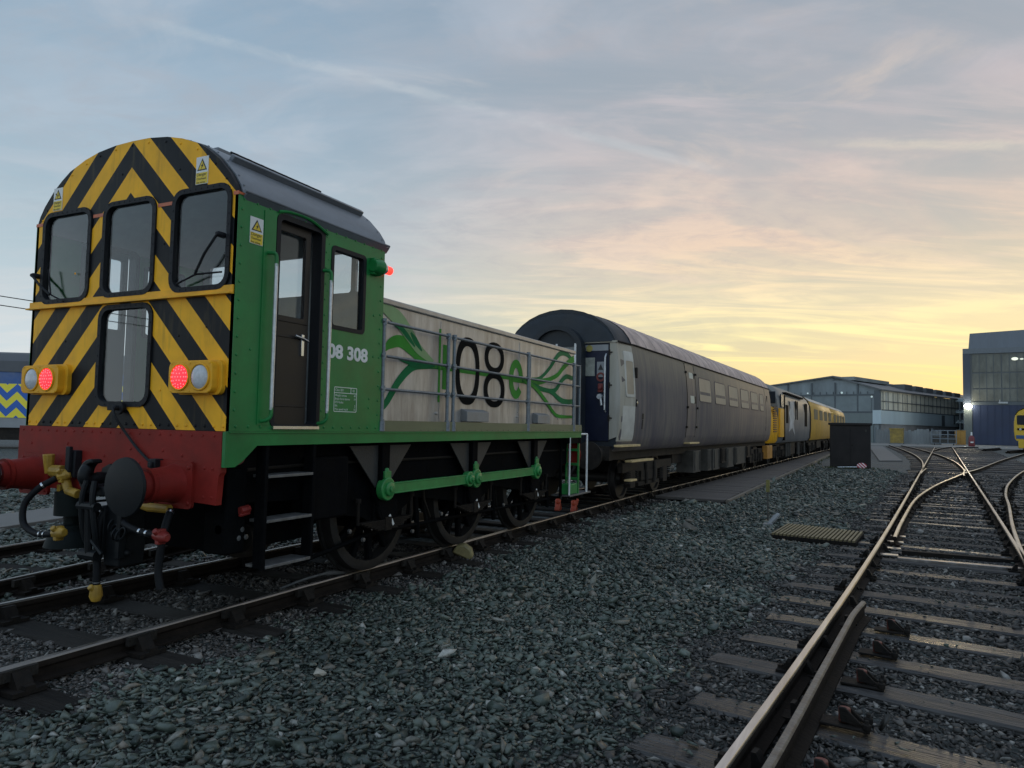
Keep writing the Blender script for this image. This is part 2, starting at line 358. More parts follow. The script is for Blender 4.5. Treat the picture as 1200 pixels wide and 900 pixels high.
CONC = paint('concrete', (.22, .21, .19), .8, var=.25, scale=.6, dirt=(.12, .11, .10), dirt_amt=.6, bump=.1, bscale=6)
g = MB(); vs = [g.bm.verts.new((x, y, .004)) for x, y in ((-18, 92), (8.0, 98), (12.0, 93), (60, 97), (90, 190), (-18, 190))]; g.bm.faces.new(vs)
tag(g.build('concrete_apron', CONC, smooth=False), kind='structure')
SLABC = paint('slab_concrete', (.145, .138, .128), .85, var=.2, scale=2, dirt=(.16, .15, .14), dirt_amt=.5)
g = MB(); g.panel([(-8.3, -6.0), (-13.9, 14.0), (-12.6, 14.0), (-7.4, -6.0)], [], lambda a, b, d: (a, b, .0+d), .08)
tag(g.build('concrete_path', SLABC, bevel=.01), kind='structure')
g = MB(); g.panel([(.70, 43.9), (1.85, 45.0), (1.75, 90), (.35, 90)], [], lambda a, b, d: (a, b, d), .06)
tag(g.build('concrete_slab', SLABC), kind='structure')

# ================================================================== TRACKS
RAILTOP = paint('rail_running_top', (.64, .62, .60), .30, metal=1.0, var=.3, scale=5, stretch=(3, .25, 1), dirt=(.20, .17, .145), dirt_amt=.5, rvar=.10)
RAILTOP2 = paint('rail_dull_top', (.25, .24, .235), .40, metal=1.0, var=.3, scale=5, stretch=(3, .25, 1), dirt=(.10, .075, .055), dirt_amt=.6, rvar=.12)
RUST = paint('rail_rust', (.021, .016, .013), .85, metal=.0, spec=.08, var=.4, scale=9, dirt=(.011, .010, .009), dirt_amt=.6, bump=.3, bscale=30)
RUSTTOP = paint('check_rail_rust', (.19, .165, .14), .5, metal=.3, var=.4, scale=12, dirt=(.08, .05, .035), dirt_amt=.7, bump=.25, bscale=40)
WOOD = cracked(paint('sleeper_timber', (.040, .036, .034), .62, var=.6, scale=4, stretch=(.6, 6, 4), dirt=(.098, .093, .088), dirt_amt=.8, bump=1.0, bscale=9, rvar=.25))
WOODD = paint('sleeper_timber_dark', (.020, .018, .016), .75, spec=.15, var=.45, scale=5, stretch=(.5, 9, 4), dirt=(.045, .038, .032), dirt_amt=.5, bump=.6, bscale=8, rvar=.2)
per_object(WOOD, .28, .95, -.36, .12); per_object(WOODD, .6, 1.2, -.1, .1)
def catmull(P, n=10): return [tuple(c) for c in smooth_curve(P, n)]
def arclen(P):
    d = [0]
    for a, b in zip(P, P[1:]): d.append(d[-1]+math.hypot(b[0]-a[0], b[1]-a[1]))
    return d
def rail_prof(hw=.026, hh=.045, top=RT, fh=0.03, base=.045):
    # cross-section (lateral, z), closed, starting at the left top edge of the head
    return [(-hw, top-.012), (-hw+.008, top), (hw-.008, top), (hw, top-.012), (hw, top-hh), (.010, top-hh-.016), (.010, base+.025), (.062, base+.010), (.062, base), (-.062, base), (-.062, base+.010), (-.010, base+.025), (-.010, top-hh-.016), (-hw, top-hh)]
def rail(name, P, parent, top=RAILTOP, prof=None, zoff=0.0, label=None):
    pr = prof or rail_prof(); b = MB(); rings = []
    for i, p in enumerate(P):
        t = Vector((P[min(i+1, len(P)-1)][0]-P[max(i-1, 0)][0], P[min(i+1, len(P)-1)][1]-P[max(i-1, 0)][1], 0)).normalized(); q = Vector((t.y, -t.x, 0))
        rings.append([b.bm.verts.new(Vector((p[0], p[1], zoff+z)) + q*l) for l, z in pr])
    n = len(pr)
    for A, B in zip(rings, rings[1:]):
        for k in range(n):
            f = b.bm.faces.new((A[k], B[k], B[(k+1) % n], A[(k+1) % n])); f.material_index = 1 if k in (0, 1, 2) else 0
    b.bm.faces.new(rings[0]); b.bm.faces.new(rings[-1][::-1])
    bmesh.ops.recalc_face_normals(b.bm, faces=b.bm.faces[:])
    return tag(b.build(name, [RUST, top], parent), label)
EXCL = []                                            # sleeper footprints kept clear of stones: (cx, cy, ang, halflen, halfwid)
chair_me = None
def chair_mesh():
    """cast chair: base plate, two jaws and a wooden key"""
    b = MB(); b.box(-.19, .19, -.10, .10, .0, .025); b.box(-.19, -.15, -.03, .03, .025, .045); b.box(.15, .19, -.03, .03, .025, .045)
    for s_ in (-1, 1):
        b.panel([(s_*.055, .025), (s_*.15, .025), (s_*.085, .105), (s_*.050, .105)], [], lambda a, c, d: (a, -.05+d, c), .10)
    b.mi = 1; b.box(.042, .075, -.11, .11, .06, .115)
    me = b.build('chair', [IRON, WOODD], bevel=0); return me
def sleeper_obj(cx, cy, ang, L, w, parent, mat, zt=.05, name='sleeper', seed=0):
    rs = random.Random(seed); b = MB(); nx = 14
    hl, hw = L/2, w/2
    for k in range(nx+1):
        pass
    rings = []
    for k in range(nx+1):
        x = -hl+L*k/nx; j = lambda a: rs.uniform(-a, a)
        e = .012 if k in (0, nx) else 0
        rings.append([(x, -hw+j(.006)+e, -.10), (x, -hw+j(.006)+e, zt-.014+j(.004)-e), (x, -hw+.016+j(.004), zt+j(.003)-e*.5), (x, 0, zt+j(.004)-e*.4), (x, hw-.016+j(.004), zt+j(.003)-e*.5), (x, hw+j(.006)-e, zt-.014+j(.004)-e), (x, hw+j(.006)-e, -.10)])
    zt_ = [[(x, y, z-.014 if z > 0 else z) for x, y, z in r] for r in rings]; b.loft(zt_, close=True)
    o = b.build(name, mat, parent, smooth=False); o.location = (cx, cy, 0); o.rotation_euler = (0, 0, ang)
    EXCL.append((cx, cy, ang, hl, hw)); return o
def lerp_at(P, y):
    for a, b in zip(P, P[1:]):
        if (a[1]-y)*(b[1]-y) <= 0 and a[1] != b[1]:
            t = (y-a[1])/(b[1]-a[1]); return a[0]+t*(b[0]-a[0])
    return P[-1][0] if y > P[-1][1] else P[0][0]
chair_proto = chair_mesh(); CH_ME = chair_proto.data; bpy.data.objects.remove(chair_proto)
def add_chair(sl, lx, parent_rot=0, sc=(.66, .62, .92)):
    o = bpy.data.objects.new('chair', CH_ME); COL.objects.link(o); o.parent = sl; o.location = (lx, 0, .040); o.scale = sc; o.rotation_euler = (0, 0, parent_rot); return o

# --- the track under the shunting locomotive and the train
HD = R_(2.2)
dS = np.array([math.sin(HD), math.cos(HD)]); dN = np.array([math.cos(HD), -math.sin(HD)])
TC = -5.65                                           # lateral position of the far part's centre line
def far(n, s): return tuple(n*dN + s*dS)
def train_line(off):
    A = [(-5.13+off, y) for y in (-4, -1, 2, 5, 8)]
    B = [far(TC+off, s) for s in (14.5, 17, 20, 26, 34, 45, 60, 80, 98)]
    return catmull(A+B, 6)
tk = empty('railway_track', (0, 0, 0), label='long straight rusty track carrying the green shunter and the coaches', cat='railway track')
for off in (-.752, .752): rail('rail', train_line(off), tk, top=RAILTOP2)
ctr = train_line(0); al = arclen(ctr); n_s = 0; dist = 0.0; total = al[-1]
tail = MB(); k = 0
pos = 2.54+4 - .0
ys = []
dd = pos - .78*9
while dd < total:
    i = max(0, min(len(al)-2, int(np.searchsorted(al, dd))-1)); t = (dd-al[i])/(al[i+1]-al[i]); a, b_ = ctr[i], ctr[i+1]
    ys.append(((a[0]+(b_[0]-a[0])*t, a[1]+(b_[1]-a[1])*t), math.atan2(b_[1]-a[1], b_[0]-a[0])-math.pi/2)); dd += .78
cnt = 0
for (p, an) in ys:
    if p[1] < .5: continue
    if cnt < 52:
        o = sleeper_obj(p[0], p[1], an, 2.55, .26, tk, WOODD, seed=cnt)
        for lx in (-.752, .752): add_chair(o, lx, math.pi if lx < 0 else 0, (.95, .95, 1.08))
    else:
        c_, s_ = math.cos(an), math.sin(an); Mx = Matrix.Translation((p[0], p[1], 0)) @ Matrix.Rotation(an, 4, 'Z')
        tail.box(-1.27, 1.27, -.13, .13, -.1, .05, Mx)
    cnt += 1
tag(tail.build('sleeper', WOODD, tk), kind='stuff')

# --- siding that leaves the loco's track to the left
sk = empty('railway_track', (0, 0, 0), label='empty siding track behind the shunter at the far left', cat='railway track')
sdl = [(-6.70-.19*(y-3.75), y) for y in np.linspace(-1.5, 40, 22)]; nrm_ = np.array([1, .19])/math.hypot(1, .19)
for o_ in (0, -1.505): rail('rail', [(p[0]+nrm_[0]*o_, p[1]+nrm_[1]*o_) for p in sdl], sk, top=RAILTOP2)
for i in range(30):
    y = 2.2+i*.78; cx = -6.70-.19*(y-3.75)-.75*nrm_[0]; o = sleeper_obj(cx, y, math.atan(.19), 2.5, .26, sk, WOODD, seed=200+i)
    if i < 10:
        for lx in (-.752, .752): add_chair(o, lx, math.pi if lx < 0 else 0, (.95, .95, 1.08))

# --- the turnout on the right
to = empty('railway_turnout', (0, 0, 0), label='weathered turnout with shiny rails fanning out on the right', cat='railway track')
ML = catmull([(-1.0, -.5), (-.74, 1.5), (-.56, 3.2), (-.37, 5.0), (-.03, 8.5), (.47, 14.17), (1.41, 25.4), (3.24, 47.3), (4.75, 65.3), (6.4, 85)], 6)
gx = 1.515
MR = [(p[0]+gx+.02*min(1, max(0, (p[1]-10)/50)), p[1]-.08) for p in ML]
rail('rail', ML, to); rail('rail', MR, to)
CA = catmull([(.36, 11.3), (.56, 13.7), (1.03, 18.4), (1.80, 23.4), (2.62, 27.7), (3.42, 31.8), (4.35, 36.0), (6.9, 48.6), (9.6, 61), (11.6, 70)], 6)
rail('rail', CA, to, label='curved closure rail swinging right to the yellow unit')
CB = catmull([(1.60, 9.75), (2.06, 13.6), (2.62, 17.7), (3.12, 21.5), (3.98, 26.6), (5.70, 35.0), (8.3, 45.8), (11.3, 58)], 6)
rail('rail', CB, to, label='outer curved rail swinging right')
CC = catmull([(2.02, 32.6), (2.42, 38.6), (2.74, 46), (2.92, 57), (2.82, 72), (2.45, 92)], 6); rail('rail', CC, to)
CD = catmull([(3.44, 32.6), (3.86, 38.4), (4.22, 46), (4.42, 58), (4.24, 74), (3.65, 92)], 6); rail('rail', CD, to)
CE = catmull([(5.2, 70), (6.5, 80), (8.3, 90)], 6); rail('rail', CE, to)
CF = catmull([(7.9, 85.2), (9.2, 90), (11.2, 94)], 6); rail('rail', CF, to)
# check rail in the foreground, flared at its end
ck = [(-.95+.155+.20, -.4), (-.52, 2.2), (-.395, 3.25), (-.335, 3.85), (-.225, 4.95), (-.135, 5.9), (-.03, 6.35), (.045, 6.85)]
ckp = catmull([(-.60, 1.6), (-.385, 3.25), (-.222, 4.95), (-.138, 5.85), (-.09, 6.35), (-.02, 6.82)], 6)
rail('check_rail', ckp, to, top=RUSTTOP, prof=rail_prof(hw=.023, hh=.045, top=RT+.010), label='thick rusty check rail with flared end')
# short guard near the far crossing
rail('check_rail', catmull([(1.75, 29.2), (1.98, 31.5), (2.22, 33.6)], 4), to, top=RAILTOP, prof=rail_prof(hw=.024, top=RT))
rail('check_rail', catmull([(3.05, 29.0), (3.22, 31.0), (3.55, 33.5)], 4), to, top=RAILTOP, prof=rail_prof(hw=.024, top=RT))
# joints: fishplates with bolts beside the check rail blocks
BLK = MB()
for (bx, by) in ((-.27, 3.55), (-.21, 4.25), (-.12, 4.98), (-.03, 5.72), (.03, 6.35)):
    pass
yy = 2.1; i = 0; tl = MB()
while yy < 88:
    x0 = lerp_at(ML, yy); t_ = min(1, max(0, (yy-11)/17)); near_ = max(0, min(1, (9.5-yy)/5))
    ang = -R_(4.8) - R_(5.5)*near_
    xl = x0-.52; xr = lerp_at(MR, yy)+.52
    if yy > 10: xr = max(xr, min(lerp_at(CB, yy)+.5, x0+4.6))
    if yy > 28: xl = min(xl, lerp_at(CC, yy)-.5)
    L = xr-xl; cx = (xl+xr)/2; cy = yy + (cx-x0)*math.tan(ang)*.6
    if i < 92:
        rq = random.Random(i*17+3); o = sleeper_obj(cx+rq.uniform(-.06, .06), cy+rq.uniform(-.05, .05), ang+rq.uniform(-.015, .015), L/math.cos(ang)+rq.uniform(-.12, .08), rq.uniform(.20, .265), to, WOOD, zt=.056+rq.uniform(-.022, .006), name='sleeper', seed=400+i)
        if yy < 32:
            for rl in ((ML, MR) if yy < 9.5 else (ML, MR, CA, CB) if yy > 15 else (ML, MR)):
                rx = lerp_at(rl, yy); lx = (rx-cx)/math.cos(ang); add_chair(o, lx, math.pi if rl is ML else 0)
    else:
        Mx = Matrix.Translation((cx, cy, 0)) @ Matrix.Rotation(ang, 4, 'Z'); tl.box(-L/2, L/2, -.13, .13, -.1, .05, Mx)
    yy += .72; i += 1
if len(tl.bm.verts): tag(tl.build('sleeper', WOOD, to), kind='stuff')
# cast blocks and red-painted keys that hold the check rail
for (bx, by) in ((-.345, 2.85), (-.268, 3.58), (-.19, 4.30), (-.11, 5.02), (-.015, 5.74), (.09, 6.44)):
    b = MB(); M_ = Matrix.Translation((bx+.03, by, 0)) @ Matrix.Rotation(-.09, 4, 'Z')
    b.box(-.06, .18, -.065, .065, .052, .066, M_)
    b.panel([(.04, .075), (.15, .07), (.062, .150), (.03, .150)], [], lambda a, c, d, M_=M_: M_ @ Vector((a, -.035+d, c)), .02)
    b.panel([(.04, .075), (.15, .07), (.062, .150), (.03, .150)], [], lambda a, c, d, M_=M_: M_ @ Vector((a, .035+d, c)), .02)
    for q in (-.085, .085): b.lathe([(0, .022), (.03, .022), (.03, .012), (.05, .012)], M_ @ Vector((.165, q*.6, .066)), 'z', 8)
    cb = b.build('check_rail_chair', IRON, to, bevel=.004)
    b = MB(); b.lathe([(.07, .030), (.142, .030)], M_ @ Vector((.055, -.0, 0)), 'z', 12); b.build('key', paint('red_key', (.14, .035, .022), .6, var=.4, scale=20, dirt=(.05, .03, .025), dirt_amt=.5), cb, bevel=.004)
# bearers and slide plates at the switch toe
for i_, y in enumerate((10.35, 10.95, 11.6, 12.25)):
    for rl, s_ in ((ML, 1), (MR, 1)):
        x = lerp_at(rl, y)+.13*s_; b = MB(); b.box(x-.10, x+.10, y-.06, y+.06, .054, .066); b.build('slide_plate', RAILTOP, to)
b = MB(); b.box(.35, 2.0, 10.05, 10.17, .03, .075, Matrix.Rotation(0, 4, 'Z')); b.build('stretcher_bar', RAILTOP2, to, bevel=.005)
b = MB(); b.box(.42, 1.95, 10.62, 10.74, .03, .085); b.build('stretcher_bar', IRON, to, bevel=.005)

# ================================================================== GREEN SHUNTING LOCOMOTIVE
# local frame: origin under the centre of the cab end, +y along the train
loco = empty('shunting_locomotive', (-5.13, 3.65, 0), label='green shunting locomotive with black and yellow chevron cab end and silver bodyside', cat='locomotive')
HALF = [(1.17, 3.19), (1.135, 3.27), (1.08, 3.35), (.96, 3.475), (.86, 3.55), (.76, 3.612), (.57, 3.682), (.40, 3.722), (.2, 3.745), (0, 3.75)]
ARCH = HALF + [(-x, z) for x, z in HALF[-2::-1]]     # right side up and over to the left
def chevron_mat():
    m, nt, b = new_mat('chevron_paint'); N = nt.nodes.new; L = nt.links.new
    def mth(op, a, b_=0.0):
        n = N('ShaderNodeMath'); n.operation = op
        for i, v in enumerate((a, b_)):
            if isinstance(v, bpy.types.NodeSocket): L(v, n.inputs[i])
            else: n.inputs[i].default_value = v
        return n.outputs[0]
    tc = N('ShaderNodeTexCoord'); sp = N('ShaderNodeSeparateXYZ'); L(tc.outputs['Object'], sp.inputs[0])
    u = mth('ADD', sp.outputs[2], mth('ABSOLUTE', mth('SUBTRACT', sp.outputs[0], .01)))
    ph = mth('FLOORED_MODULO', mth('DIVIDE', mth('SUBTRACT', 3.74, u), .40), 1.0)
    yel = mth('GREATER_THAN', ph, .5)
    n1 = N('ShaderNodeTexNoise'); n1.inputs['Scale'].default_value = 5; n1.inputs['Detail'].default_value = 8; L(tc.outputs['Object'], n1.inputs['Vector'])
    r = N('ShaderNodeMapRange'); r.inputs[1].default_value = .3; r.inputs[2].default_value = .7; r.inputs[3].default_value = .82; r.inputs[4].default_value = 1.1; L(n1.outputs[0], r.inputs[0])
    mx = N('ShaderNodeMix'); mx.data_type = 'RGBA'; L(yel, mx.inputs[0]); mx.inputs[6].default_value = (.006, .007, .0095, 1); mx.inputs[7].default_value = (.88, .44, .022, 1)
    mu = N('ShaderNodeMix'); mu.data_type = 'RGBA'; mu.blend_type = 'MULTIPLY'; mu.inputs[0].default_value = 1; L(mx.outputs[2], mu.inputs[6]); L(r.outputs[0], mu.inputs[7])
    mp = N('ShaderNodeMapping'); mp.inputs['Scale'].default_value = (9, 9, 1.2); L(tc.outputs['Object'], mp.inputs[0])
    n2 = N('ShaderNodeTexNoise'); n2.inputs['Scale'].default_value = 2; n2.inputs['Detail'].default_value = 8; L(mp.outputs[0], n2.inputs['Vector'])
    d = N('ShaderNodeMapRange'); d.inputs[1].default_value = .55; d.inputs[2].default_value = .8; d.inputs[4].default_value = .45; L(n2.outputs[0], d.inputs[0])
    m2 = N('ShaderNodeMix'); m2.data_type = 'RGBA'; L(d.outputs[0], m2.inputs[0]); L(mu.outputs[2], m2.inputs[6]); m2.inputs[7].default_value = (.10, .075, .03, 1)
    L(m2.outputs[2], b.inputs['Base Color'])
    r2_ = N('ShaderNodeMapRange'); b.inputs['Specular IOR Level'].default_value = .16; r2_.inputs[3].default_value = .35; r2_.inputs[4].default_value = .6; L(n1.outputs[0], r2_.inputs[0]); L(r2_.outputs[0], b.inputs['Roughness'])
    return m
CHEV = chevron_mat()
WIN = [(-1.03, -.47, 2.55, 3.25), (-.255, .29, 2.56, 3.25), (.535, 1.075, 2.55, 3.25), (-.25, .305, 1.71, 2.43)]
outer = [(1.166, 1.512), *[(x*.9966, z) for x, z in ARCH], (-1.166, 1.512)]
b = MB(); b.panel(outer, [rrect(*w, r=.085) for w in WIN], XZ(0), .04)
b.mi = 0
for x in np.arange(-1.12, 1.13, .093): b.dome((x, 0, 1.545), .013, (0, -1, 0))
for i in range(2, len(outer)-2, 1):
    x, z = outer[i]; b.dome((x*.965, 0, z-.035), .011, (0, -1, 0))
for x, z in ((-.62, 2.75), (.42, 2.9), (-.95, 2.0), (.9, 2.25), (-.1, 3.5), (.55, 3.45), (-.7, 2.2), (.62, 2.2), (.45, 1.8), (-.62, 1.9)): b.dome((x, 0, z), .010, (0, -1, 0))
end_panel = tag(b.build('cab_end_panel', CHEV, loco), 'cab end painted in black and yellow chevrons')
for w in WIN:
    a0, a1, c0, c1 = w; b = MB()
    b.panel(rrect(a0-.036, a1+.036, c0-.036, c1+.036, r=.11), [rrect(a0+.002, a1-.002, c0+.002, c1-.002, r=.08)], XZ(-.014), .062)
    for k in range(9):
        t = (k+.5)/9
        for px, pz in ((a0-.018, c0+(c1-c0)*t), (a1+.018, c0+(c1-c0)*t), (a0+(a1-a0)*t, c0-.018), (a0+(a1-a0)*t, c1+.018)): b.dome((px, -.014, pz), .007, (0, -1, 0))
    o = b.build('cab_window', RUBBER, loco)
    p = MB(); p.panel(rrect(a0+.005, a1-.005, c0+.005, c1-.005, r=.08), [], XZ(.012), .006); p.build('pane', GLASS, o)
# drip ledge under the windows
b = MB(); b.panel([(0, 2.475), (-.045, 2.475), (-.045, 2.487), (-.012, 2.487), (-.012, 2.54), (0, 2.54)], [], lambda a, c, d: (-1.19+d, a, c), 2.35)
b.build('drip_ledge', YEL, loco)
# orange electrification line across the cab end and down the sides
ORL = paint('orange_line', (.55, .13, .05), .5, var=.2, scale=12, dirt=(.2, .07, .04), dirt_amt=.5)
b = MB()
for x0, x1 in ((-1.171, -1.085), (-.425, -.30), (.335, .49), (1.12, 1.171)): b.box(x0, x1, -.004, 0.0, 3.185, 3.212)
b.box(1.168, 1.175, -.003, 1.735, 3.188, 3.206); b.box(-1.175, -1.168, -.003, 1.735, 3.188, 3.206)
b.build('orange_line', ORL, loco)
# warning notices
NOTW = paint('notice_white', (.66, .67, .66), .5, var=.06, scale=8); NOTY = paint('notice_yellow', (.70, .50, .03), .5, var=.06, scale=8); INK = paint('ink_black', (.012, .012, .012), .5)
def notice(name, f, rot, w, h, sc, parent, at):
    """white plate, black-edged yellow triangle with a flash, yellow text field; f maps (a,b,depth out)"""
    b = MB(); b.panel([(0, 0), (w, 0), (w, h), (0, h)], [], lambda a, c, d: f(a, c, d), .004)
    o = b.build(name, NOTW, parent)
    b = MB(); b.panel([(.004, .004), (w-.004, .004), (w-.004, h*.42), (.004, h*.42)], [], lambda a, c, d: f(a, c, .004+d), .0012); b.build('text_field', NOTY, o)
    cx = w/2; b = MB(); b.panel([(cx-w*.40, h*.50), (cx+w*.40, h*.50), (cx, h*.93)], [], lambda a, c, d: f(a, c, .004+d), .0012); b.build('triangle_edge', INK, o)
    b = MB(); b.panel([(cx-w*.29, h*.535), (cx+w*.29, h*.535), (cx, h*.845)], [], lambda a, c, d: f(a, c, .0055+d), .0012); b.build('triangle', NOTY, o)
    b = MB(); b.panel([(cx+.10*w, h*.76), (cx-.08*w, h*.655), (cx+.005*w, h*.65), (cx-.06*w, h*.555), (cx+.12*w, h*.685), (cx+.03*w, h*.685)], [], lambda a, c, d: f(a, c, .007+d), .0012); b.build('flash', INK, o)
    for i, (tx, sz) in enumerate((('Danger', .25), ('Overhead', .17), ('live wires', .17))):
        p = f(w*.08, h*(.30-.135*i), .0058); text('lettering', tx, w*sz*1.1, p, rot, INK, o, ext=.0003)
    return o
notice('warning_notice', lambda a, c, d: (-.955+a, -d, 3.30+c), ROT_FRONT, .115, .19, 1, loco, None)
notice('warning_notice', lambda a, c, d: (.73+a, -d, 3.305+c), ROT_FRONT, .125, .205, 1, loco, None)
# windscreen wipers
for (p0, p1, bl0, bl1) in (((1.04, 2.90), (.82, 2.63), (.62, 2.575), (1.07, 2.63)), ((-1.10, 2.76), (-.86, 2.585), (-.92, 2.80), (-.70, 2.52))):
    b = MB(); b.lathe([(0, .022), (-.05, .022), (-.07, .012)], (p0[0], 0, p0[1]), 'y', 10); b.tube([(p0[0], -.06, p0[1]), ((p0[0]+p1[0])/2, -.07, (p0[1]+p1[1])/2), (p1[0], -.05, p1[1])], .010, 6)
    o = b.build('wiper', RUBBER, loco); b = MB(); b.tube([(bl0[0], -.036, bl0[1]), (p1[0], -.042, p1[1]), (bl1[0], -.036, bl1[1])], .007, 6); b.build('wiper_blade', RUBBER, o)
# lamp clusters
LENS_R = emit('tail_lens', (1.0, .025, .04), 1.25); LENS_W = paint('clear_lens', (.50, .52, .55), .18, var=.2, scale=30)
LED = emit('tail_led', (1.0, .10, .11), 2.2)
for x0, lw, order in ((-1.115, .485, 'wr'), (.645, .435, 'rw')):
    b = MB(); b.panel(rrect(x0, x0+lw, 1.775, 2.0, r=.05), [], XZ(-.088), .088)
    for k in (0.03, lw/2, lw-.03):
        for z in (1.79, 1.985): b.dome((x0+k, -.088, z), .008, (0, -1, 0))
    lc = b.build('lamp_cluster', YEL, loco, bevel=.012)
    b = MB(); b.panel(rrect(x0+.02, x0+lw+.035, 1.765, 2.01, r=.05), [], XZ(-.035), .045); b.build('lamp_bracket', YEL, lc, bevel=.01)
    for k, ch in enumerate(order):
        cx = x0+lw/2+(-.10+.20*k); c = (cx, -.086, 1.888)
        b = MB(); b.lathe([(-.010, .098), (-.014, .092), (-.012, .086), (.01, .086), (.01, .098)], c, 'y', 28, close=True); ring = b.build('lamp_ring', YEL, lc)
        b = MB(); b.lathe([(-.004, .085), (-.013, .075), (-.019, .045), (-.021, .001)], c, 'y', 28); b.build('lamp_lens', LENS_R if ch == 'r' else LENS_W, lc)
        if ch == 'r':
            b = MB()
            for rr, nn in ((0.0, 1), (.028, 6), (.055, 12), (.074, 16)):
                for q in range(nn):
                    t = 2*math.pi*q/nn; b.dome((cx+rr*math.cos(t), -.086-.020+rr*rr*1.3, 1.888+rr*math.sin(t)), .0065, (0, -1, 0))
            tag(b.build('led', LED, lc), kind='stuff')
# plug socket and jumper cable under the lower window
b = MB(); b.lathe([(0, .035), (-.03, .035), (-.03, .05), (-.05, .05), (-.05, .02), (-.09, .02)], (.06, 0, 1.665), 'y', 14); b.box(-.07, .0, -.05, 0, 1.645, 1.69); b.build('jumper_socket', RUBBER, loco, bevel=.004)
b = MB(); b.tube(smooth_curve([(.06, -.09, 1.665), (.10, -.10, 1.60), (.16, -.06, 1.49), (.32, -.05, 1.35), (.52, -.05, 1.235), (.60, -.04, 1.225)], 6), .010, 8); b.build('jumper_cable', RUBBER, loco)

# cab sides with door and window openings, both hands
def side_panel(s_):
    f = (lambda a, c, d: (s_*(1.17-d), a, c))
    b = MB()
    out_ = [(.0, 1.512), (1.73, 1.512), (1.73, 3.20), (.0, 3.20)]
    b.panel(out_, [rrect(.385, .895, 1.553, 3.145, r=.05), rrect(1.005, 1.45, 2.37, 3.05, r=.035)], f, .035)
    for a in np.arange(.055, 1.72, .115):
        b.dome((s_*1.17, a, 1.545), .013, (s_, 0, 0))
    for c in np.arange(1.66, 3.14, .13):
        b.dome((s_*1.17, .035, c), .012, (s_, 0, 0)); b.dome((s_*1.17, .345, c+.03), .010, (s_, 0, 0)); b.dome((s_*1.17, .30, c-.02), .007, (s_, 0, 0))
        b.dome((s_*1.17, .935, c+.02), .010, (s_, 0, 0)); b.dome((s_*1.17, 1.685, c), .012, (s_, 0, 0)); b.dome((s_*1.17, .965, c-.035), .007, (s_, 0, 0))
    for a in np.arange(.05, 1.7, .125): b.dome((s_*1.17, a, 3.165), .012, (s_, 0, 0))
    for (a, c) in ((1.60, 2.18), (1.59, 2.55), (1.56, 1.80), (1.555, 1.72), (.16, 2.1)): b.dome((s_*1.17, a, c), .012, (s_, 0, 0))
    # lap seam beside the door pillar
    b.box(min(s_*1.17, s_*1.176), max(s_*1.17, s_*1.176), .245, .365, 1.56, 3.14)
    sd_ = b.build('cab_side', GREEN, loco)
    # window
    b = MB(); b.panel(rrect(.995, 1.46, 2.36, 3.06, r=.045), [rrect(1.03, 1.425, 2.395, 3.025, r=.025)], lambda a, c, d: (s_*(1.176-d), a, c), .06)
    wf = b.build('cab_side_window', RUBBER, loco)
    b = MB(); b.box(min(s_*1.148, s_*1.142), max(s_*1.148, s_*1.142), 1.01, 1.44, 2.375, 3.045); b.build('side_pane', GLASS, wf)
    # door frame, recessed door, sill
    b = MB(); b.panel(rrect(.370, .910, 1.54, 3.16, r=.06), [rrect(.412, .868, 1.565, 3.118, r=.035)], lambda a, c, d: (s_*(1.178-d), a, c), .10); b.build('door_frame', RUBBER, sd_)
    b = MB(); b.panel([(.405, 1.558), (.80, 1.558), (.80, 3.12), (.405, 3.12)], [rrect(.445, .745, 2.40, 3.05, r=.02)], lambda a, c, d: (s_*(1.125-d), a, c), .035)
    for c in (2.36, 2.24): b.box(min(s_*1.125, s_*1.131), max(s_*1.125, s_*1.131), .41, .79, c-.006, c+.006)
    b.box(min(s_*1.125, s_*1.131), max(s_*1.125, s_*1.131), .41, .79, 1.70, 1.712)
    dr = tag(b.build('cab_door', BROWN, loco, bevel=.003), 'dark brown cab door with upper window')
    b = MB(); b.box(min(s_*1.085, s_*1.079), max(s_*1.085, s_*1.079), .43, .76, 2.39, 3.06); b.build('door_pane', GLASS, dr)
    b = MB(); b.box(min(s_*1.12, s_*1.14), max(s_*1.12, s_*1.14), .715, .745, 2.105, 2.275); b.tube([(s_*1.115, .73, 2.24), (s_*1.15, .73, 2.24), (s_*1.152, .63, 2.255)], .011, 8); b.tube([(s_*1.15, .73, 2.24), (s_*1.15, .78, 2.225)], .010, 8); b.build('door_handle', CHROME, dr, bevel=.003)
    b = MB(); b.box(min(s_*1.08, s_*1.195), max(s_*1.08, s_*1.195), .39, .89, 1.530, 1.552); b.build('door_sill', CHROME, sd_)
    # rain strip over the door
    b = MB(); b.tube(smooth_curve([(s_*1.178, .38, 3.165), (s_*1.19, .5, 3.187), (s_*1.19, .72, 3.185), (s_*1.182, .93, 3.125)], 6), .012, 6); b.build('rain_strip', GREEN, sd_)
    # grab rails: plain steel tube with green ends
    for a, z0, z1 in ((.318, 1.67, 2.75), (.928, 1.66, 2.74)):
        b = MB(); b.tube([(s_*1.235, a, z0), (s_*1.235, a, z1)], .0145, 12); gr = b.build('grab_rail', STEEL, loco)
        b = MB(); b.tube(smooth_curve([(s_*1.235, a, z1-.02), (s_*1.235, a, z1+.04), (s_*1.225, a-.01, z1+.075), (s_*1.17, a-.03, z1+.08)], 5), .0145, 10); b.build('rail_end', GREEN, gr); b = MB()
        b.tube(smooth_curve([(s_*1.235, a, z0+.02), (s_*1.235, a, z0-.04), (s_*1.215, a-.02, z0-.075), (s_*1.17, a-.04, z0-.085)], 5), .0145, 10); b.build('rail_end', GREEN, gr)
    return sd_
sideR = side_panel(1); side_panel(-1)
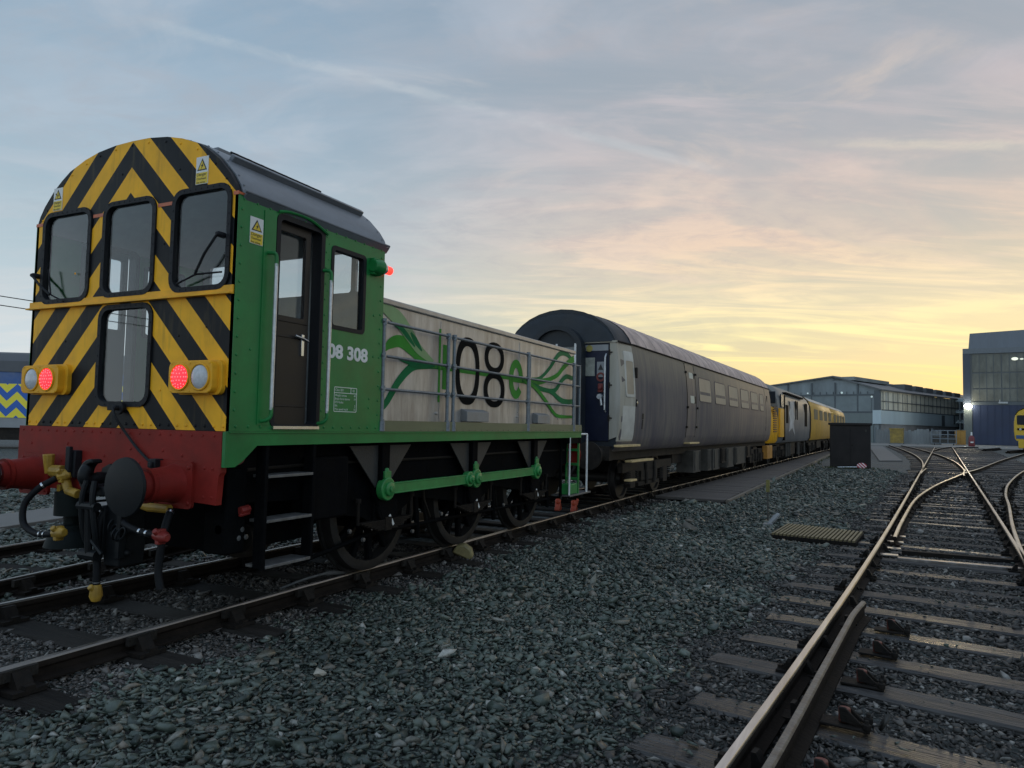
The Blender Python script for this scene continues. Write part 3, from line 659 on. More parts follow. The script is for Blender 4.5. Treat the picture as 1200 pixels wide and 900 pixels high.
notice('warning_notice', lambda a, c, d: (1.17+d, .11+a, 2.865+c), ROT_SIDE, .125, .195, 1, loco, None)
# running number and data panel (both on the near side)
text('running_number', '08 308', .155, (1.1725, .990, 2.125), ROT_SIDE, WHITE, loco, weight=.006, squeeze=1.22)
DPW = paint('panel_white', (.60, .66, .60), .5, var=.05)
b = MB(); b.panel(rrect(1.085, 1.385, 1.675, 1.885, r=.012), [rrect(1.091, 1.379, 1.681, 1.832, r=.008), rrect(1.091, 1.30, 1.838, 1.879, r=.006), rrect(1.306, 1.379, 1.838, 1.879, r=.006)], lambda a, c, d: (1.1705+d, a, c), .0015)
dp = b.build('data_panel', DPW, loco)
for tx, y, z, sz in (('Class 08.1', 1.10, 1.849, .030), ('43', 1.325, 1.849, .030), ('Weight tonnes', 1.10, 1.805, .027), ('49', 1.345, 1.805, .027), ('Brake force tonnes', 1.10, 1.776, .027), ('19', 1.345, 1.776, .027), ('ETH Index', 1.10, 1.747, .027), ('RA', 1.10, 1.718, .027), ('5', 1.355, 1.718, .027), ('Max speed m.p.h', 1.10, 1.689, .027), ('15', 1.345, 1.689, .027)):
    text('lettering', tx, sz, (1.1708, y, z), ROT_SIDE, DPW, dp, ext=.0004, squeeze=.92)
# beacon on the cab corner
b = MB(); b.lathe([(0, .055), (.05, .07), (.11, .075), (.13, .06)], (1.21, 1.50, 2.985), 'y', 16); b.box(1.165, 1.22, 1.51, 1.62, 2.91, 3.06); be = b.build('beacon', GREEN, loco, bevel=.008)
b = MB(); b.lathe([(.13, .046), (.175, .046), (.18, .044)], (1.21, 1.50, 2.985), 'y', 14); b.build('beacon_collar', STEEL, be)
b = MB(); b.lathe([(.18, .040), (.26, .038), (.275, .025), (.278, .004)], (1.21, 1.50, 2.985), 'y', 14); b.build('beacon_lens', emit('beacon_red', (1.0, .03, .02), 2.6), be)

# roof: bent sheet with ribs and a hatch
b = MB(); ro = [(1.20, 3.20)] + [(x*1.003, z+.006) for x, z in ARCH] + [(-1.20, 3.20)]
ri = [(x*.97, z-.045) for x, z in ro]
b.loft([[(x, y, z) for x, z in ro+ri[::-1]] for y in (.042, 1.76)], close=True)
for y in (.07, 1.72):
    for x, z in ARCH[1:-1]: b.dome((x*1.003, y, z+.006), .010, (x*.5, 0, .85))
rf = b.build('cab_roof', DGREY, loco)
for xa, za in ((.93, 3.515), (-.93, 3.515)):
    b = MB(); M_ = Matrix.Translation((xa, 0, za)) @ Matrix.Rotation(R_(38 if xa > 0 else -38), 4, 'Y'); b.box(-.022, .022, .13, 1.66, -.01, .04, M_); b.build('roof_rib', DGREY, rf, bevel=.006)
b = MB(); b.box(-.46, .46, .42, 1.50, 3.735, 3.79); b.build('roof_hatch', DGREY, rf, bevel=.012)
b = MB()
for y in np.arange(.55, 1.6, .14): b.box(.50, .53, y-.02, y+.02, 3.70, 3.765)
b.tube([(.515, .5, 3.76), (.515, 1.58, 3.76)], .010, 6); b.build('hatch_hinge', RUBBER, rf)
# gutter
b = MB(); b.tube([(1.195, .03, 3.215), (1.195, 1.76, 3.215)], .012, 8); b.build('gutter', DGREY, rf)
b = MB(); b.tube([(-1.195, .03, 3.215), (-1.195, 1.76, 3.215)], .012, 8); b.build('gutter', DGREY, rf)

# inside of the cab
b = MB()
b.panel([(-1.13, 1.52), (1.13, 1.52), (1.13, 3.2), (.9, 3.5), (.5, 3.66), (0, 3.70), (-.5, 3.66), (-.9, 3.5), (-1.13, 3.2)], [rrect(-1.04, -.56, 2.80, 3.18, r=.03), rrect(-.26, .26, 2.80, 3.18, r=.03), rrect(.56, .82, 2.80, 3.18, r=.03), rrect(.87, 1.04, 2.80, 3.18, r=.03)], XZ(1.69), .035)
b.build('cab_rear_wall', INNER, loco)
for x0, x1 in ((-1.05, -.55), (-.27, .27), (.55, 1.05)):
    b = MB(); b.box(x0, x1, 1.70, 1.706, 2.79, 3.19); b.build('rear_pane', GLASS, loco)
b = MB(); b.box(-1.13, 1.13, .04, 1.69, 1.50, 1.525); b.build('cab_floor', BROWN, loco)
b = MB(); b.box(-.55, .35, 1.2, 1.6, 1.53, 2.35); b.box(-.35, .0, .6, .95, 1.53, 2.2); b.box(.55, .95, 1.35, 1.6, 1.53, 2.3)
b.tube([(.02, .35, 1.53), (.02, .35, 2.4)], .018, 8); b.build('control_desk', INNER, loco, bevel=.02)
b = MB(); b.loft([[(x*.955, y, z-.05) for x, z in ARCH] for y in (.04, 1.69)], cap=False); b.build('cab_ceiling', INNER, loco)

# buffer beam with rivet rows
b = MB(); b.panel([(-1.195, 1.509), (1.138, 1.509), (1.138, 1.225), (1.12, 1.20), (1.105, 1.0), (.35, 1.03), (-.35, 1.03), (-1.17, 1.0), (-1.195, 1.1)], [], XZ(-.032), .05)
for x in np.arange(-1.14, 1.17, .11): b.dome((x, -.03, 1.478), .013, (0, -1, 0))
for x, z in [(-.62+.09*i, 1.245) for i in range(4)] + [(.30+.12*i, 1.26) for i in range(4)] + [(.98, 1.25), (1.06, 1.25), (.98, 1.05), (1.06, 1.05), (-1.12, 1.25), (-1.05, 1.25), (-.95, 1.26), (-.86, 1.26), (-.55, 1.38), (.55, 1.36), (-.1, 1.30), (.2, 1.36), (.75, 1.33), (-1.02, 1.37)]: b.dome((x, -.03, z), .014, (0, -1, 0))
beam = tag(b.build('buffer_beam', RED, loco), 'red riveted buffer beam')
# buffers
for x in (-.93, .70):
    zc = 1.13
    b = MB(); b.panel(rrect(x-.19, x+.19, zc-.17, zc+.16, r=.03), [], XZ(-.055), .025)
    for q in (-.155, .155):
        for w in (-.13, .12): b.dome((x+q, -.055, zc+w), .018, (0, -1, 0))
    b.lathe([(-.05, .145), (-.08, .13), (-.25, .112), (-.26, .122), (-.29, .122), (-.29, .10), (-.335, .096)], (x, 0, zc), 'y', 28)
    bf = tag(b.build('buffer', RED, loco), 'red buffer housing')
    b = MB(); b.lathe([(-.32, .072), (-.40, .072)], (x, 0, zc), 'y', 24); b.build('buffer_shank', CHROME, bf)
    b = MB(); b.lathe([(-.39, .09), (-.405, .182), (-.42, .200), (-.438, .195), (-.452, .12), (-.455, .002)], (x, 0, zc), 'y', 40); tag(b.build('buffer_head', paint('greasy_black', (.007, .009, .011), .5, var=.4, scale=8, spec=.2, dirt=(.014, .014, .014), dirt_amt=.5), bf), 'greasy black buffer head')
# draw hook and screw coupling
BLK2 = MATS['greasy_black']
b = MB(); hk = smooth_curve([(-.06, 1.13), (-.14, 1.14), (-.21, 1.12), (-.245, 1.15), (-.235, 1.20), (-.20, 1.225)], 6)
b.tube([(.0, y, z) for y, z in hk], [.045, .045]+[.045]*(len(hk)-6)+[.036, .03, .022, .012], 12); b.lathe([(-.03, .11), (-.055, .11), (-.06, .08)], (0, 0, 1.13), 'y', 8); b.build('draw_hook', BLK2, loco)
b = MB()
for s_ in (-.045, .045): b.tube(smooth_curve([(s_, -.30, 1.13), (s_*1.3, -.32, 1.0), (s_*1.5, -.30, .80), (s_*1.2, -.27, .68)], 5), .022, 8)
b.lathe([(-.10, .032), (.10, .032)], (0, -.31, .95), 'x', 10); b.tube([(0, -.31, .98), (0, -.29, .58)], .026, 8); b.tube([(0, -.29, .72), (.16, -.30, .62)], .014, 6); b.lathe([(-.09, .04), (.09, .04)], (0, -.28, .60), 'x', 10)
b.build('screw_coupling', BLK2, loco).location = (.10, .04, 0)
# drop-head coupler: cast body, jaw and a flat crescent hook
b = MB()
b.panel([(-.11, .52), (.06, .52), (.08, .70), (.05, .86), (.09, .98), (.10, 1.10), (-.06, 1.14), (-.12, 1.04), (-.09, .88), (-.13, .72)], [], XZ(-.34), .20)
cr = [(-.205+.125*math.cos(R_(t)), 1.16+.125*math.sin(R_(t))) for t in range(80, 325, 12)] + [(-.185+.080*math.cos(R_(t)), 1.175+.080*math.sin(R_(t))) for t in range(310, 70, -12)]
b.panel(cr, [], XZ(-.42), .085)
b.panel([(-.14, .60), (-.09, .60), (-.08, .95), (-.13, .95)], [], XZ(-.37), .06); b.panel([(.05, .58), (.09, .58), (.10, .92), (.06, .92)], [], XZ(-.37), .06)
for z in (.62, .78, .93): b.lathe([(-.150, .022), (-.13, .03), (.10, .03), (.12, .022)], (0, -.30, z), 'x', 8)
b.box(-.20, -.06, -.40, -.30, 1.02, 1.09); b.build('coupler_knuckle', BLK2, loco, bevel=.012).location = (.26, .17, 0)
b = MB()
for k in range(7):
    M_ = Matrix.Translation((.20+.035*k, -.16-.01*k, .86-.05*k+.006*k*k)) @ Matrix.Rotation(R_(90*(k % 2)), 4, 'Z') @ Matrix.Rotation(R_(35), 4, 'Y'); P_ = [M_ @ Vector((.028*math.cos(t), 0, .045*math.sin(t))) for t in np.linspace(0, 2*math.pi, 13)]; b.tube(P_, .008, 6)
tag(b.build('chain', BLK2, loco), kind='stuff')
# brake hoses and taps
HOSE = paint('hose_black', (.007, .008, .010), .6, var=.3, scale=25, spec=.18); COCK = paint('tap_yellow', (.40, .235, .025), .5, var=.3, scale=14, dirt=(.12, .08, .03), dirt_amt=.6)
COCKR = paint('tap_red', (.25, .022, .016), .5, var=.3, scale=14, dirt=(.1, .02, .02), dirt_amt=.5)
def hose(pts, r, cock_at, cm, bands):
    C = smooth_curve(pts, 8); b = MB(); b.tube(C, r, 12); h = b.build('brake_hose', HOSE, loco)
    b = MB()
    for t in bands:
        i = int(t*(len(C)-2)); b.tube([C[i], C[i]+(C[i+1]-C[i])*.8], r*1.12, 12)
    b.build('hose_clip', CHROME, h)
    for p, d in cock_at:
        p = Vector(p); d = Vector(d); b = MB(); b.tube([p-d*.05, p+d*.03, p+d*.07], [.035, .045, .028], 10); b.tube([p, p+Vector((.0, -.05, .045))], .022, 8); b.box(p.x-.02, p.x+.02, p.y-.03, p.y+.03, p.z-.055, p.z+.05); b.build('hose_tap', cm, h, bevel=.006)
    return h
hA = hose([(-.62, -.14, 1.11), (-.69, -.22, 1.04), (-.76, -.28, .92), (-.73, -.30, .78), (-.60, -.30, .72), (-.46, -.30, .715), (-.36, -.29, .73)], .024, [((-.56, -.12, 1.135), (.6, .5, .2)), ((-.33, -.28, .735), (1, 0, .1))], COCK, (.13, .80, .86)); hA.location = (.12, 0, 0)
b = MB(); b.box(-.535, -.525+.03, -.11, -.07, .99, 1.06); b.tube([(-.50, -.10, 1.15), (-.44, -.10, 1.09), (-.40, -.10, 1.02), (-.28, -.10, 1.0)], .034, 10); b.tube([(-.66, -.10, 1.14), (-.655, -.11, 1.29)], [.03, .045], 8); b.tube([(-.62, -.09, 1.16), (-.50, -.09, 1.16)], .05, 10); b.build('pipe_tap', COCK, loco, bevel=.004)
hB = hose([(-.18, -.14, .98), (-.20, -.25, .86), (-.20, -.27, .66), (-.19, -.27, .45), (-.19, -.27, .38)], .026, [((-.19, -.27, .34), (.05, 0, -1))], COCK, (.90,)); hB.location = (.35, .05, 0)
hC = hose([(.02, -.12, .90), (.14, -.20, .84), (.34, -.22, .80), (.50, -.22, .79)], .023, [((.55, -.22, .785), (1, 0, -.1))], COCKR, (.72, .84)); hC.location = (.23, .02, 0)
hD = hose([(.50, -.10, .95), (.54, -.18, .80), (.53, -.20, .55), (.56, -.20, .42)], .026, [], COCK, (.05,)); hD.location = (.22, .02, 0)
b = MB(); b.tube([(.36, -.09, 1.03), (.38, -.10, .98), (.52, -.10, .955), (.72, -.09, .955)], .032, 10); b.build('pipe_tap', COCK, loco)
b = MB(); b.box(.49, .56, -.10, -.03, 1.22, 1.30); b.box(.505, .545, -.12, -.09, 1.24, 1.28); b.build('lamp_iron', RUBBER, loco, bevel=.006)
b = MB(); b.box(-.46, -.36, -.09, -.03, 1.12, 1.33); b.box(-.435, -.385, -.12, -.09, 1.16, 1.36); b.build('lamp_iron', RUBBER, loco, bevel=.006)
# hanging bell-shaped coupling cover (vacuum pipe) at the left
b = MB(); b.lathe([(.24, .055), (.20, .13), (.02, .13), (.02, .06), (-.05, .06), (-.06, .11), (-.10, .115), (-.16, .17), (-.22, .19), (-.225, .10)], (-.49, .0, .80), 'z', 24); b.build('pipe_bell', paint('dull_black_green', (.007, .011, .011), .6, var=.3, scale=10, spec=.12), loco)
b = MB(); b.tube([(-.49, .0, 1.05), (-.49, .0, .96)], .04, 10); b.box(-.61, -.37, -.03, .04, .93, 1.0); b.build('pipe_bracket', BLACK, loco)

# footplate valance with the bracket at the beam
b = MB()
for s_ in (1, -1):
    f = lambda a, c, d, s_=s_: (s_*(1.172-d), a, c)
    b.panel([(-.03, 1.508), (6.93, 1.508), (6.93, 1.418), (.26, 1.408), (.13, 1.30), (.06, 1.262), (-.03, 1.262)], [], f, .03)
for s_ in (1, -1): b.box(min(s_*1.12, s_*1.182), max(s_*1.12, s_*1.182), .0, 6.935, 1.499, 1.511)
b.build('valance', GREEN, loco)
b = MB(); b.box(-1.165, 1.165, .0, 6.93, 1.46, 1.500); b.build('footplate', BLACK, loco)
OLIVE = paint('toe_board_olive', (.155, .165, .085), .55, var=.2, scale=3, stretch=(1, .4, 2), dirt=(.09, .09, .06), dirt_amt=.5)
b = MB()
for s_ in (1, -1):
    b.box(min(s_*1.165, s_*1.178), max(s_*1.165, s_*1.178), 1.735, 6.93, 1.513, 1.612)
    for y in np.arange(2.4, 6.9, .14):
        if s_ == 1: b.dome((1.178, y, 1.528), .009, (1, 0, 0))
b.build('toe_board', OLIVE, loco)

# silver battery box body with its painted emblem
def box_mat():
    m, nt, b = new_mat('brushed_silver'); N = nt.nodes.new; L = nt.links.new
    tc = N('ShaderNodeTexCoord'); mp = N('ShaderNodeMapping'); mp.inputs['Scale'].default_value = (5, 5, .8); L(tc.outputs['Object'], mp.inputs[0])
    n1 = N('ShaderNodeTexNoise'); n1.inputs['Scale'].default_value = 2.2; n1.inputs['Detail'].default_value = 9; n1.inputs['Roughness'].default_value = .68; L(mp.outputs[0], n1.inputs['Vector'])
    r = N('ShaderNodeValToRGB'); e = r.color_ramp.elements; e[0].position = .30; e[0].color = (.27, .25, .235, 1); e[1].position = .72; e[1].color = (.60, .575, .545, 1); L(n1.outputs[0], r.inputs[0])
    n2 = N('ShaderNodeTexNoise'); n2.inputs['Scale'].default_value = 1.9; n2.inputs['Detail'].default_value = 9; n2.inputs['Roughness'].default_value = .65; L(tc.outputs['Object'], n2.inputs['Vector'])
    d = N('ShaderNodeMapRange'); d.inputs[1].default_value = .44; d.inputs[2].default_value = .72; d.inputs[4].default_value = .55; L(n2.outputs[0], d.inputs[0])
    mx = N('ShaderNodeMix'); mx.data_type = 'RGBA'; L(d.outputs[0], mx.inputs[0]); L(r.outputs[0], mx.inputs[6]); mx.inputs[7].default_value = (.27, .235, .215, 1); L(mx.outputs[2], b.inputs['Base Color'])
    b.inputs['Metallic'].default_value = .45
    rr = N('ShaderNodeMapRange'); rr.inputs[3].default_value = .32; rr.inputs[4].default_value = .58; L(n1.outputs[0], rr.inputs[0]); L(rr.outputs[0], b.inputs['Roughness'])
    return m
SILV = box_mat()
BX = 1.07
b = MB(); b.box(-BX, BX, 1.735, 6.84, 1.505, 2.705)
for y in (2.90, 4.86):
    b.box(BX, BX+.004, y-.006, y+.006, 1.62, 2.68)
for y in (2.83, 2.86, 4.80, 6.2): b.dome((BX, y, 1.70), .018, (1, 0, 0))
for z in (1.70, 1.76): b.dome((BX, 4.84, z), .014, (1, 0, 0)); b.dome((BX, 6.35, z), .014, (1, 0, 0))
hood = tag(b.build('battery_box', SILV, loco, bevel=.006), 'long silver metal body carrying a green plant emblem')
b = MB(); b.box(-BX-.02, BX+.022, 1.735, 6.86, 2.707, 2.765); b.build('box_lid', paint('lid_silver', (.45, .42, .39), .45, metal=.4, var=.3, scale=4, dirt=(.25, .22, .2), dirt_amt=.5), hood, bevel=.012)
CABG = paint('cabinet_grey', (.24, .25, .26), .5, metal=.2, var=.2, scale=5, dirt=(.18, .17, .16), dirt_amt=.5)
for y0, y1 in ((3.36, 3.88), (5.30, 5.72)):
    b = MB(); b.panel([(BX, 1.62), (BX+.085, 1.62), (BX+.085, 1.735), (BX, 1.765)], [], lambda a, c, d: (a, y0+d, c), y1-y0); b.build('side_cabinet', CABG, hood, bevel=.005)
# emblem: 0, 8, e, prongs, bar, leaves. Points are (world y, z) on the bodyside
EB = paint('emblem_black', (.007, .008, .009), .65, var=.2, scale=5, spec=.03); EG = paint('emblem_green', (.05, .255, .035), .6, var=.15, scale=4, spec=.1); ED = paint('emblem_dark_green', (.012, .16, .055), .6, var=.15, scale=4, spec=.1); EL = paint('emblem_pale_green', (.16, .31, .13), .45, var=.2, scale=4)
Y0 = 3.65
def art(name, outer, holes, m, lift=.0, th=.002):
    b = MB(); b.panel([(y-Y0, z) for y, z in outer], [[(y-Y0, z) for y, z in h] for h in holes], lambda a, c, d: (BX+.0010+lift*.4+d, a, c), th); return b.build(name, m, hood)
art('emblem_bar', [(6.45, 2.165), (8.30, 2.165), (8.30, 2.215), (6.45, 2.215)], [], EG)
art('emblem_digit', ell(7.145, 2.195, .275, .385, 48, 2.4), [ell(7.145, 2.195, .185, .285, 48, 2.3)], EB, .003)
art('emblem_digit', ell(7.80, 2.405, .255, .190, 40, 2.2), [ell(7.80, 2.405, .165, .120, 40, 2.2)], EB, .003)
art('emblem_digit', ell(7.81, 2.015, .275, .215, 40, 2.2), [ell(7.81, 2.015, .180, .140, 40, 2.2)], EB, .0065)
# letter e: a bowl open at the lower right
ew = [(8.30, 2.19), (8.62, 2.19)]
eo = [(8.415+.205*math.cos(t), 2.185+.255*math.sin(t)) for t in np.linspace(0, R_(322), 40)]
ei = [(8.415+.09*math.cos(t), 2.185+.148*math.sin(t)) for t in np.linspace(R_(322), 0, 40)]
art('emblem_letter', eo+ei, [], EG, .003)
art('emblem_letter', [(8.29, 2.145), (8.617, 2.145), (8.617, 2.222), (8.29, 2.222)], [], EG, .0065)
art('emblem_prong', [(6.515, 1.82), (6.552, 1.82), (6.552, 2.60), (6.515, 2.60)], [], EG, .003)
art('emblem_prong', [(6.60, 1.96), (6.715, 1.96), (6.715, 2.44), (6.60, 2.44)], [], EG, .003)
art('emblem_leaf', ribbon([(6.50, 2.19), (6.25, 2.175), (6.02, 2.15), (5.80, 2.00), (5.62, 1.80), (5.545, 1.735)], (.04, .055, .085, .085, .075, .06)), [], ED, .003)
art('emblem_leaf', ribbon([(6.48, 2.19), (6.20, 2.24), (6.0, 2.33), (5.80, 2.385), (5.64, 2.345), (5.545, 2.27)], (.04, .10, .13, .12, .10, .03)), [], EG, .0065)
art('emblem_leaf', ribbon([(6.44, 2.20), (6.12, 2.19), (5.93, 2.205), (5.78, 2.215)], (.03, .08, .06, .02)), [], ED, .010)
art('emblem_leaf', ribbon([(6.40, 2.23), (6.13, 2.34), (5.95, 2.47), (5.75, 2.60), (5.56, 2.66), (5.46, 2.685)], (.05, .11, .15, .16, .11, .05)), [], EL, .012)
art('emblem_leaf', ribbon([(6.05, 2.36), (5.93, 2.44), (5.80, 2.515), (5.70, 2.53)], (.02, .055, .05, .015)), [], ED, .0155)
art('emblem_leaf', ribbon([(6.18, 2.33), (6.06, 2.42), (5.97, 2.49)], (.02, .07, .02)), [], ED, .0158)
for P, w, m, li in (
    ([(8.60, 2.18), (8.90, 2.21), (9.19, 2.255), (9.52, 2.42), (9.72, 2.565), (9.92, 2.665), (10.17, 2.68), (10.46, 2.59)], (.05, .07, .06, .07, .085, .09, .09, .06), ED, .003),
    ([(8.60, 2.18), (8.92, 2.17), (9.45, 2.245), (9.80, 2.335), (10.02, 2.455), (10.24, 2.56), (10.47, 2.64)], (.05, .11, .075, .08, .09, .10, .12), EG, .0065),
    ([(8.60, 2.18), (8.95, 2.14), (9.34, 2.095), (9.72, 2.11), (9.95, 2.25), (10.17, 2.34), (10.46, 2.325)], (.05, .08, .075, .08, .085, .085, .07), ED, .010),
    ([(9.30, 2.095), (9.62, 2.07), (9.85, 2.00), (10.10, 1.955), (10.46, 1.975)], (.03, .08, .09, .10, .08), ED, .0135),
    ([(8.62, 2.17), (8.95, 2.13), (9.35, 1.96), (9.64, 1.80), (9.87, 1.735), (10.46, 1.735)], (.05, .07, .075, .07, .06, .05), EG, .0165)):
    art('emblem_leaf', ribbon(P, [q*.84 for q in w]), [], m, li)
# guard rails of tube and clamp fittings
def guard(s_):
    b = MB(); x = s_*1.165; posts = (1.76, 2.91, 3.03, 4.94, 6.59, 6.85); Z = (2.52, 2.205, 1.90)
    for y in posts: b.tube([(x, y, 1.53), (x, y, 2.535)],   .019 if y < 6.8 else .016, 10)
    b.tube([(x, 6.63, 1.53), (x, 6.63, 2.53)], .022, 10); b.tube([(x, 4.985, 1.53), (x, 4.985, 2.50)], .018, 10)
    for (a, c) in ((1.76, 2.91), (3.03, 4.94), (4.94, 6.59), (6.59, 6.85)):
        for z in Z: b.tube([(x, a, z), (x, c, z)], .0145, 10)
    g_ = b.build('guard_rail', GALV, loco)
    b = MB()
    for y in posts[:-1]:
        for z in Z: b.lathe([(-.03, .027), (.03, .027)], (x, y, z), 'z', 10); b.tube([(x, y-.04, z), (x, y+.04, z)], .021, 8)
        b.lathe([(0, .034), (.09, .034), (.09, .026), (.11, .026)], (x, y, 1.515), 'z', 10)
    b.build('clamp_fitting', GALV, g_)
guard(1); guard(-1)

# steps below the cab
for s_ in (1, -1):
    for y in (.375, .885):
        b = MB(); b.box(min(s_*1.13, s_*1.165), max(s_*1.13, s_*1.165), y-.016, y+.016, .49, 1.42); b.box(min(s_*1.06, s_*1.135), max(s_*1.06, s_*1.135), y-.010, y+.010, .50, 1.42); b.build('step_stringer', BLACK, loco, bevel=.004)
    st = loco
    TR = paint('step_tread', (.16, .16, .16), .5, metal=.4, var=.35, scale=14, dirt=(.06, .06, .06), dirt_amt=.6)
    for z, dep in ((1.165, .16), (.835, .18), (.50, .20)):
        b = MB(); b.box(min(s_*(1.17-dep), s_*1.17), max(s_*(1.17-dep), s_*1.17), .39, .87, z, z+.022); b.build('step', TR, st, bevel=.003)
    b = MB(); b.lathe([(.45, .06), (.60, .06), (.60, .035), (.66, .035)], (s_*.80, 0, 1.10), 'y', 12); b.tube([(s_*.86, .62, 1.08), (s_*.86, .64, .93)], .012, 6); b.lathe([(.42, .10), (.46, .10)], (s_*.90, 0, .70), 'y', 14); b.build('brake_gear', IRON, loco)
# side frames with horn gussets, wheels, coupling rods
FR = .97
UNDERL_ = paint('glint_bolt_grey', (.16, .16, .16), .4, metal=.5, var=.4, scale=30)  # pale tone stands in for glints on the underframe
UNDERM = paint('brake_dust_brown', (.017, .014, .0115), .7, var=.5, scale=9, spec=.2, dirt=(.03, .023, .017), dirt_amt=.6)
for s_ in (1, -1):
    b = MB(); f = lambda a, c, d, s_=s_: (s_*(FR-d), a, c)
    WY = (2.07, 3.79, 5.50)
    out_ = [(.25, 1.46), (.25, .98), (.95, .95), (1.30, .80)]
    for w in WY: out_ += [(w-.30, .72), (w-.17, .66), (w+.17, .66), (w+.30, .72), (w+.55, .84)]
    out_ += [(6.35, .84), (6.55, .98), (6.85, 1.02), (6.85, 1.46)]
    b.panel(out_, [], f, .04)
    for w in (2.9, 4.65): b.lathe([(FR-.0, .055), (FR+.004, .055)] if s_ > 0 else [(-FR-.004, .055), (-FR, .055)], (0, w, 1.12), 'x', 14)
    for y in np.arange(.6, 6.8, .16):
        b.dome((s_*FR, y, 1.30), .012, (s_, 0, 0))
        if int(y*10) % 3: b.dome((s_*FR, y, 1.02), .012, (s_, 0, 0))
    frm = b.build('side_frame', BLACK, loco)
    GUS = paint('gusset_grey', (.034, .033, .032), .6, var=.45, scale=6, dirt=(.03, .03, .03), dirt_amt=.6, bump=.2)
    for w in WY:
        b = MB(); q0, q1 = FR+.005, FR+.12
        b.box(min(s_*q0, s_*(FR+.14)), max(s_*q0, s_*(FR+.14)), w-.22+.02, w-.08, .92, 1.405)
        b.build('horn_stay', BLACK, frm, bevel=.006)
        for d0, d1 in ((-.62, -.20), (-.08, .34)):
            b = MB(); P = [(w+d0, 1.37), (w+d1, 1.37), (w-.16 if d0 < -.3 else w-.12, .99)]
            b.panel([(w+d0, 1.38), (w+d1, 1.38), (w+d1, 1.02), (w+d1-.03, .99)] if d0 < -.3 else [(w+d0, 1.38), (w+d1, 1.38), (w+d0+.03, .99), (w+d0, 1.02)], [], lambda a, c, d, s_=s_: (s_*(FR+.09-d), a, c), .012)
            b.build('gusset', GUS, frm)
    for w in WY:
        xo = s_*.795; b = MB(); sg = s_
        prof = [(-.065, .56), (-.065, .615), (.055, .605), (.06, .58), (.06, .52), (-.06, .52)]
        b.lathe([(sg*a, r) for a, r in prof], (xo, w, .79), 'x', 44, close=True)
        b.lathe([(sg*-.07, .645), (sg*-.04, .645), (sg*-.04, .60), (sg*-.07, .60)], (xo, w, .79), 'x', 44, close=True)
        ty = b.build('wheel', paint('wheel_iron', (.030, .028, .027), .5, metal=.3, var=.4, scale=10, spec=.3, dirt=(.018, .016, .015), dirt_amt=.5), loco)
        b = MB(); b.lathe([(sg*-.07, .15), (sg*.06, .15), (sg*.09, .12)], (xo, w, .79), 'x', 20)
        for k in range(12):
            M_ = Matrix.Translation((xo, w, .79)) @ Matrix.Rotation(k*math.pi/6+.1, 4, 'X'); b.box(-.028, .028, -.032, .032, .13, .525, M_)
        b.build('spokes', BLACK, ty, bevel=.01)
        # fly crank and pin boss on the rod
        b = MB(); xc = s_*1.015; zc = .975; yc = w-.13
        b.tube([(xc-s_*.03, w, .79), (xc+s_*.03, w, .79)], .15, 20); M_ = None
        b.panel(ribbon([(w+.04, .66), (w, .79), (yc, zc)], (.24, .24, .20)), [], lambda a, c, d: (s_*(1.05-d), a, c), .05)
        ckk = b.build('fly_crank', BLACK, loco, bevel=.006)
        b = MB(); M_ = Matrix.Translation((s_*1.053, w+.05, .665)) @ Matrix.Rotation(R_(35), 4, 'X'); b.box(-.004, .004, -.014, .014, -.06, .06, M_); b.build('white_mark', WHITE, ckk)
    b = MB(); pins = [(w-.13, .975) for w in WY]
    for (ya, za), (yb, zb) in zip(pins, pins[1:]):
        b.box(min(s_*1.085, s_*1.125), max(s_*1.085, s_*1.125), ya, yb, za-.048, za+.048)
        b.box(min(s_*1.080, s_*1.130), max(s_*1.080, s_*1.130), ya+.1, yb-.1, za-.052, za-.040); b.box(min(s_*1.080, s_*1.130), max(s_*1.080, s_*1.130), ya+.1, yb-.1, za+.040, za+.052)
    for i, (y, z) in enumerate(pins):
        for yy_, rr in ((y, .108),) + (((y-.165, .085),) if i == 1 else ()):
            b.lathe([(s_*1.07, rr*.92), (s_*1.075, rr), (s_*1.135, rr), (s_*1.142, rr*.94)], (0, yy_, z), 'x', 24)
            b.lathe([(s_*1.14, rr*.62), (s_*1.165, rr*.60), (s_*1.17, rr*.5)], (0, yy_, z), 'x', 20)
            b.lathe([(s_*1.165, rr*.30), (s_*1.185, rr*.28)], (0, yy_, z), 'x', 6)
        b.box(min(s_*1.08, s_*1.13), max(s_*1.08, s_*1.13), y-.05, y+.05, z+.10, z+.165); b.lathe([(.165, .030), (.19, .026), (.195, .01)], (s_*1.105, y, z), 'z', 8)
    tag(b.build('coupling_rod', LIME, loco, bevel=.004), 'bright green coupling rod')
    b = MB()
    for w in WY: b.box(min(s_*.86, s_*1.0), max(s_*.86, s_*1.0), w-.16, w+.16, .62, .98)
    b.tube([(s_*.93, .95, .42), (s_*.93, 2.0, .55), (s_*.93, 6.3, .52)], .022, 6)
    for w in WY: b.tube([(s_*.93, w+.62, .95), (s_*.93, w+.70, .40)], .03, 8); b.box(min(s_*.74, s_*.84), max(s_*.74, s_*.84), w+.60, w+.70, .52, .95)
    b.build('axlebox_gear', BLACK, loco, bevel=.008)
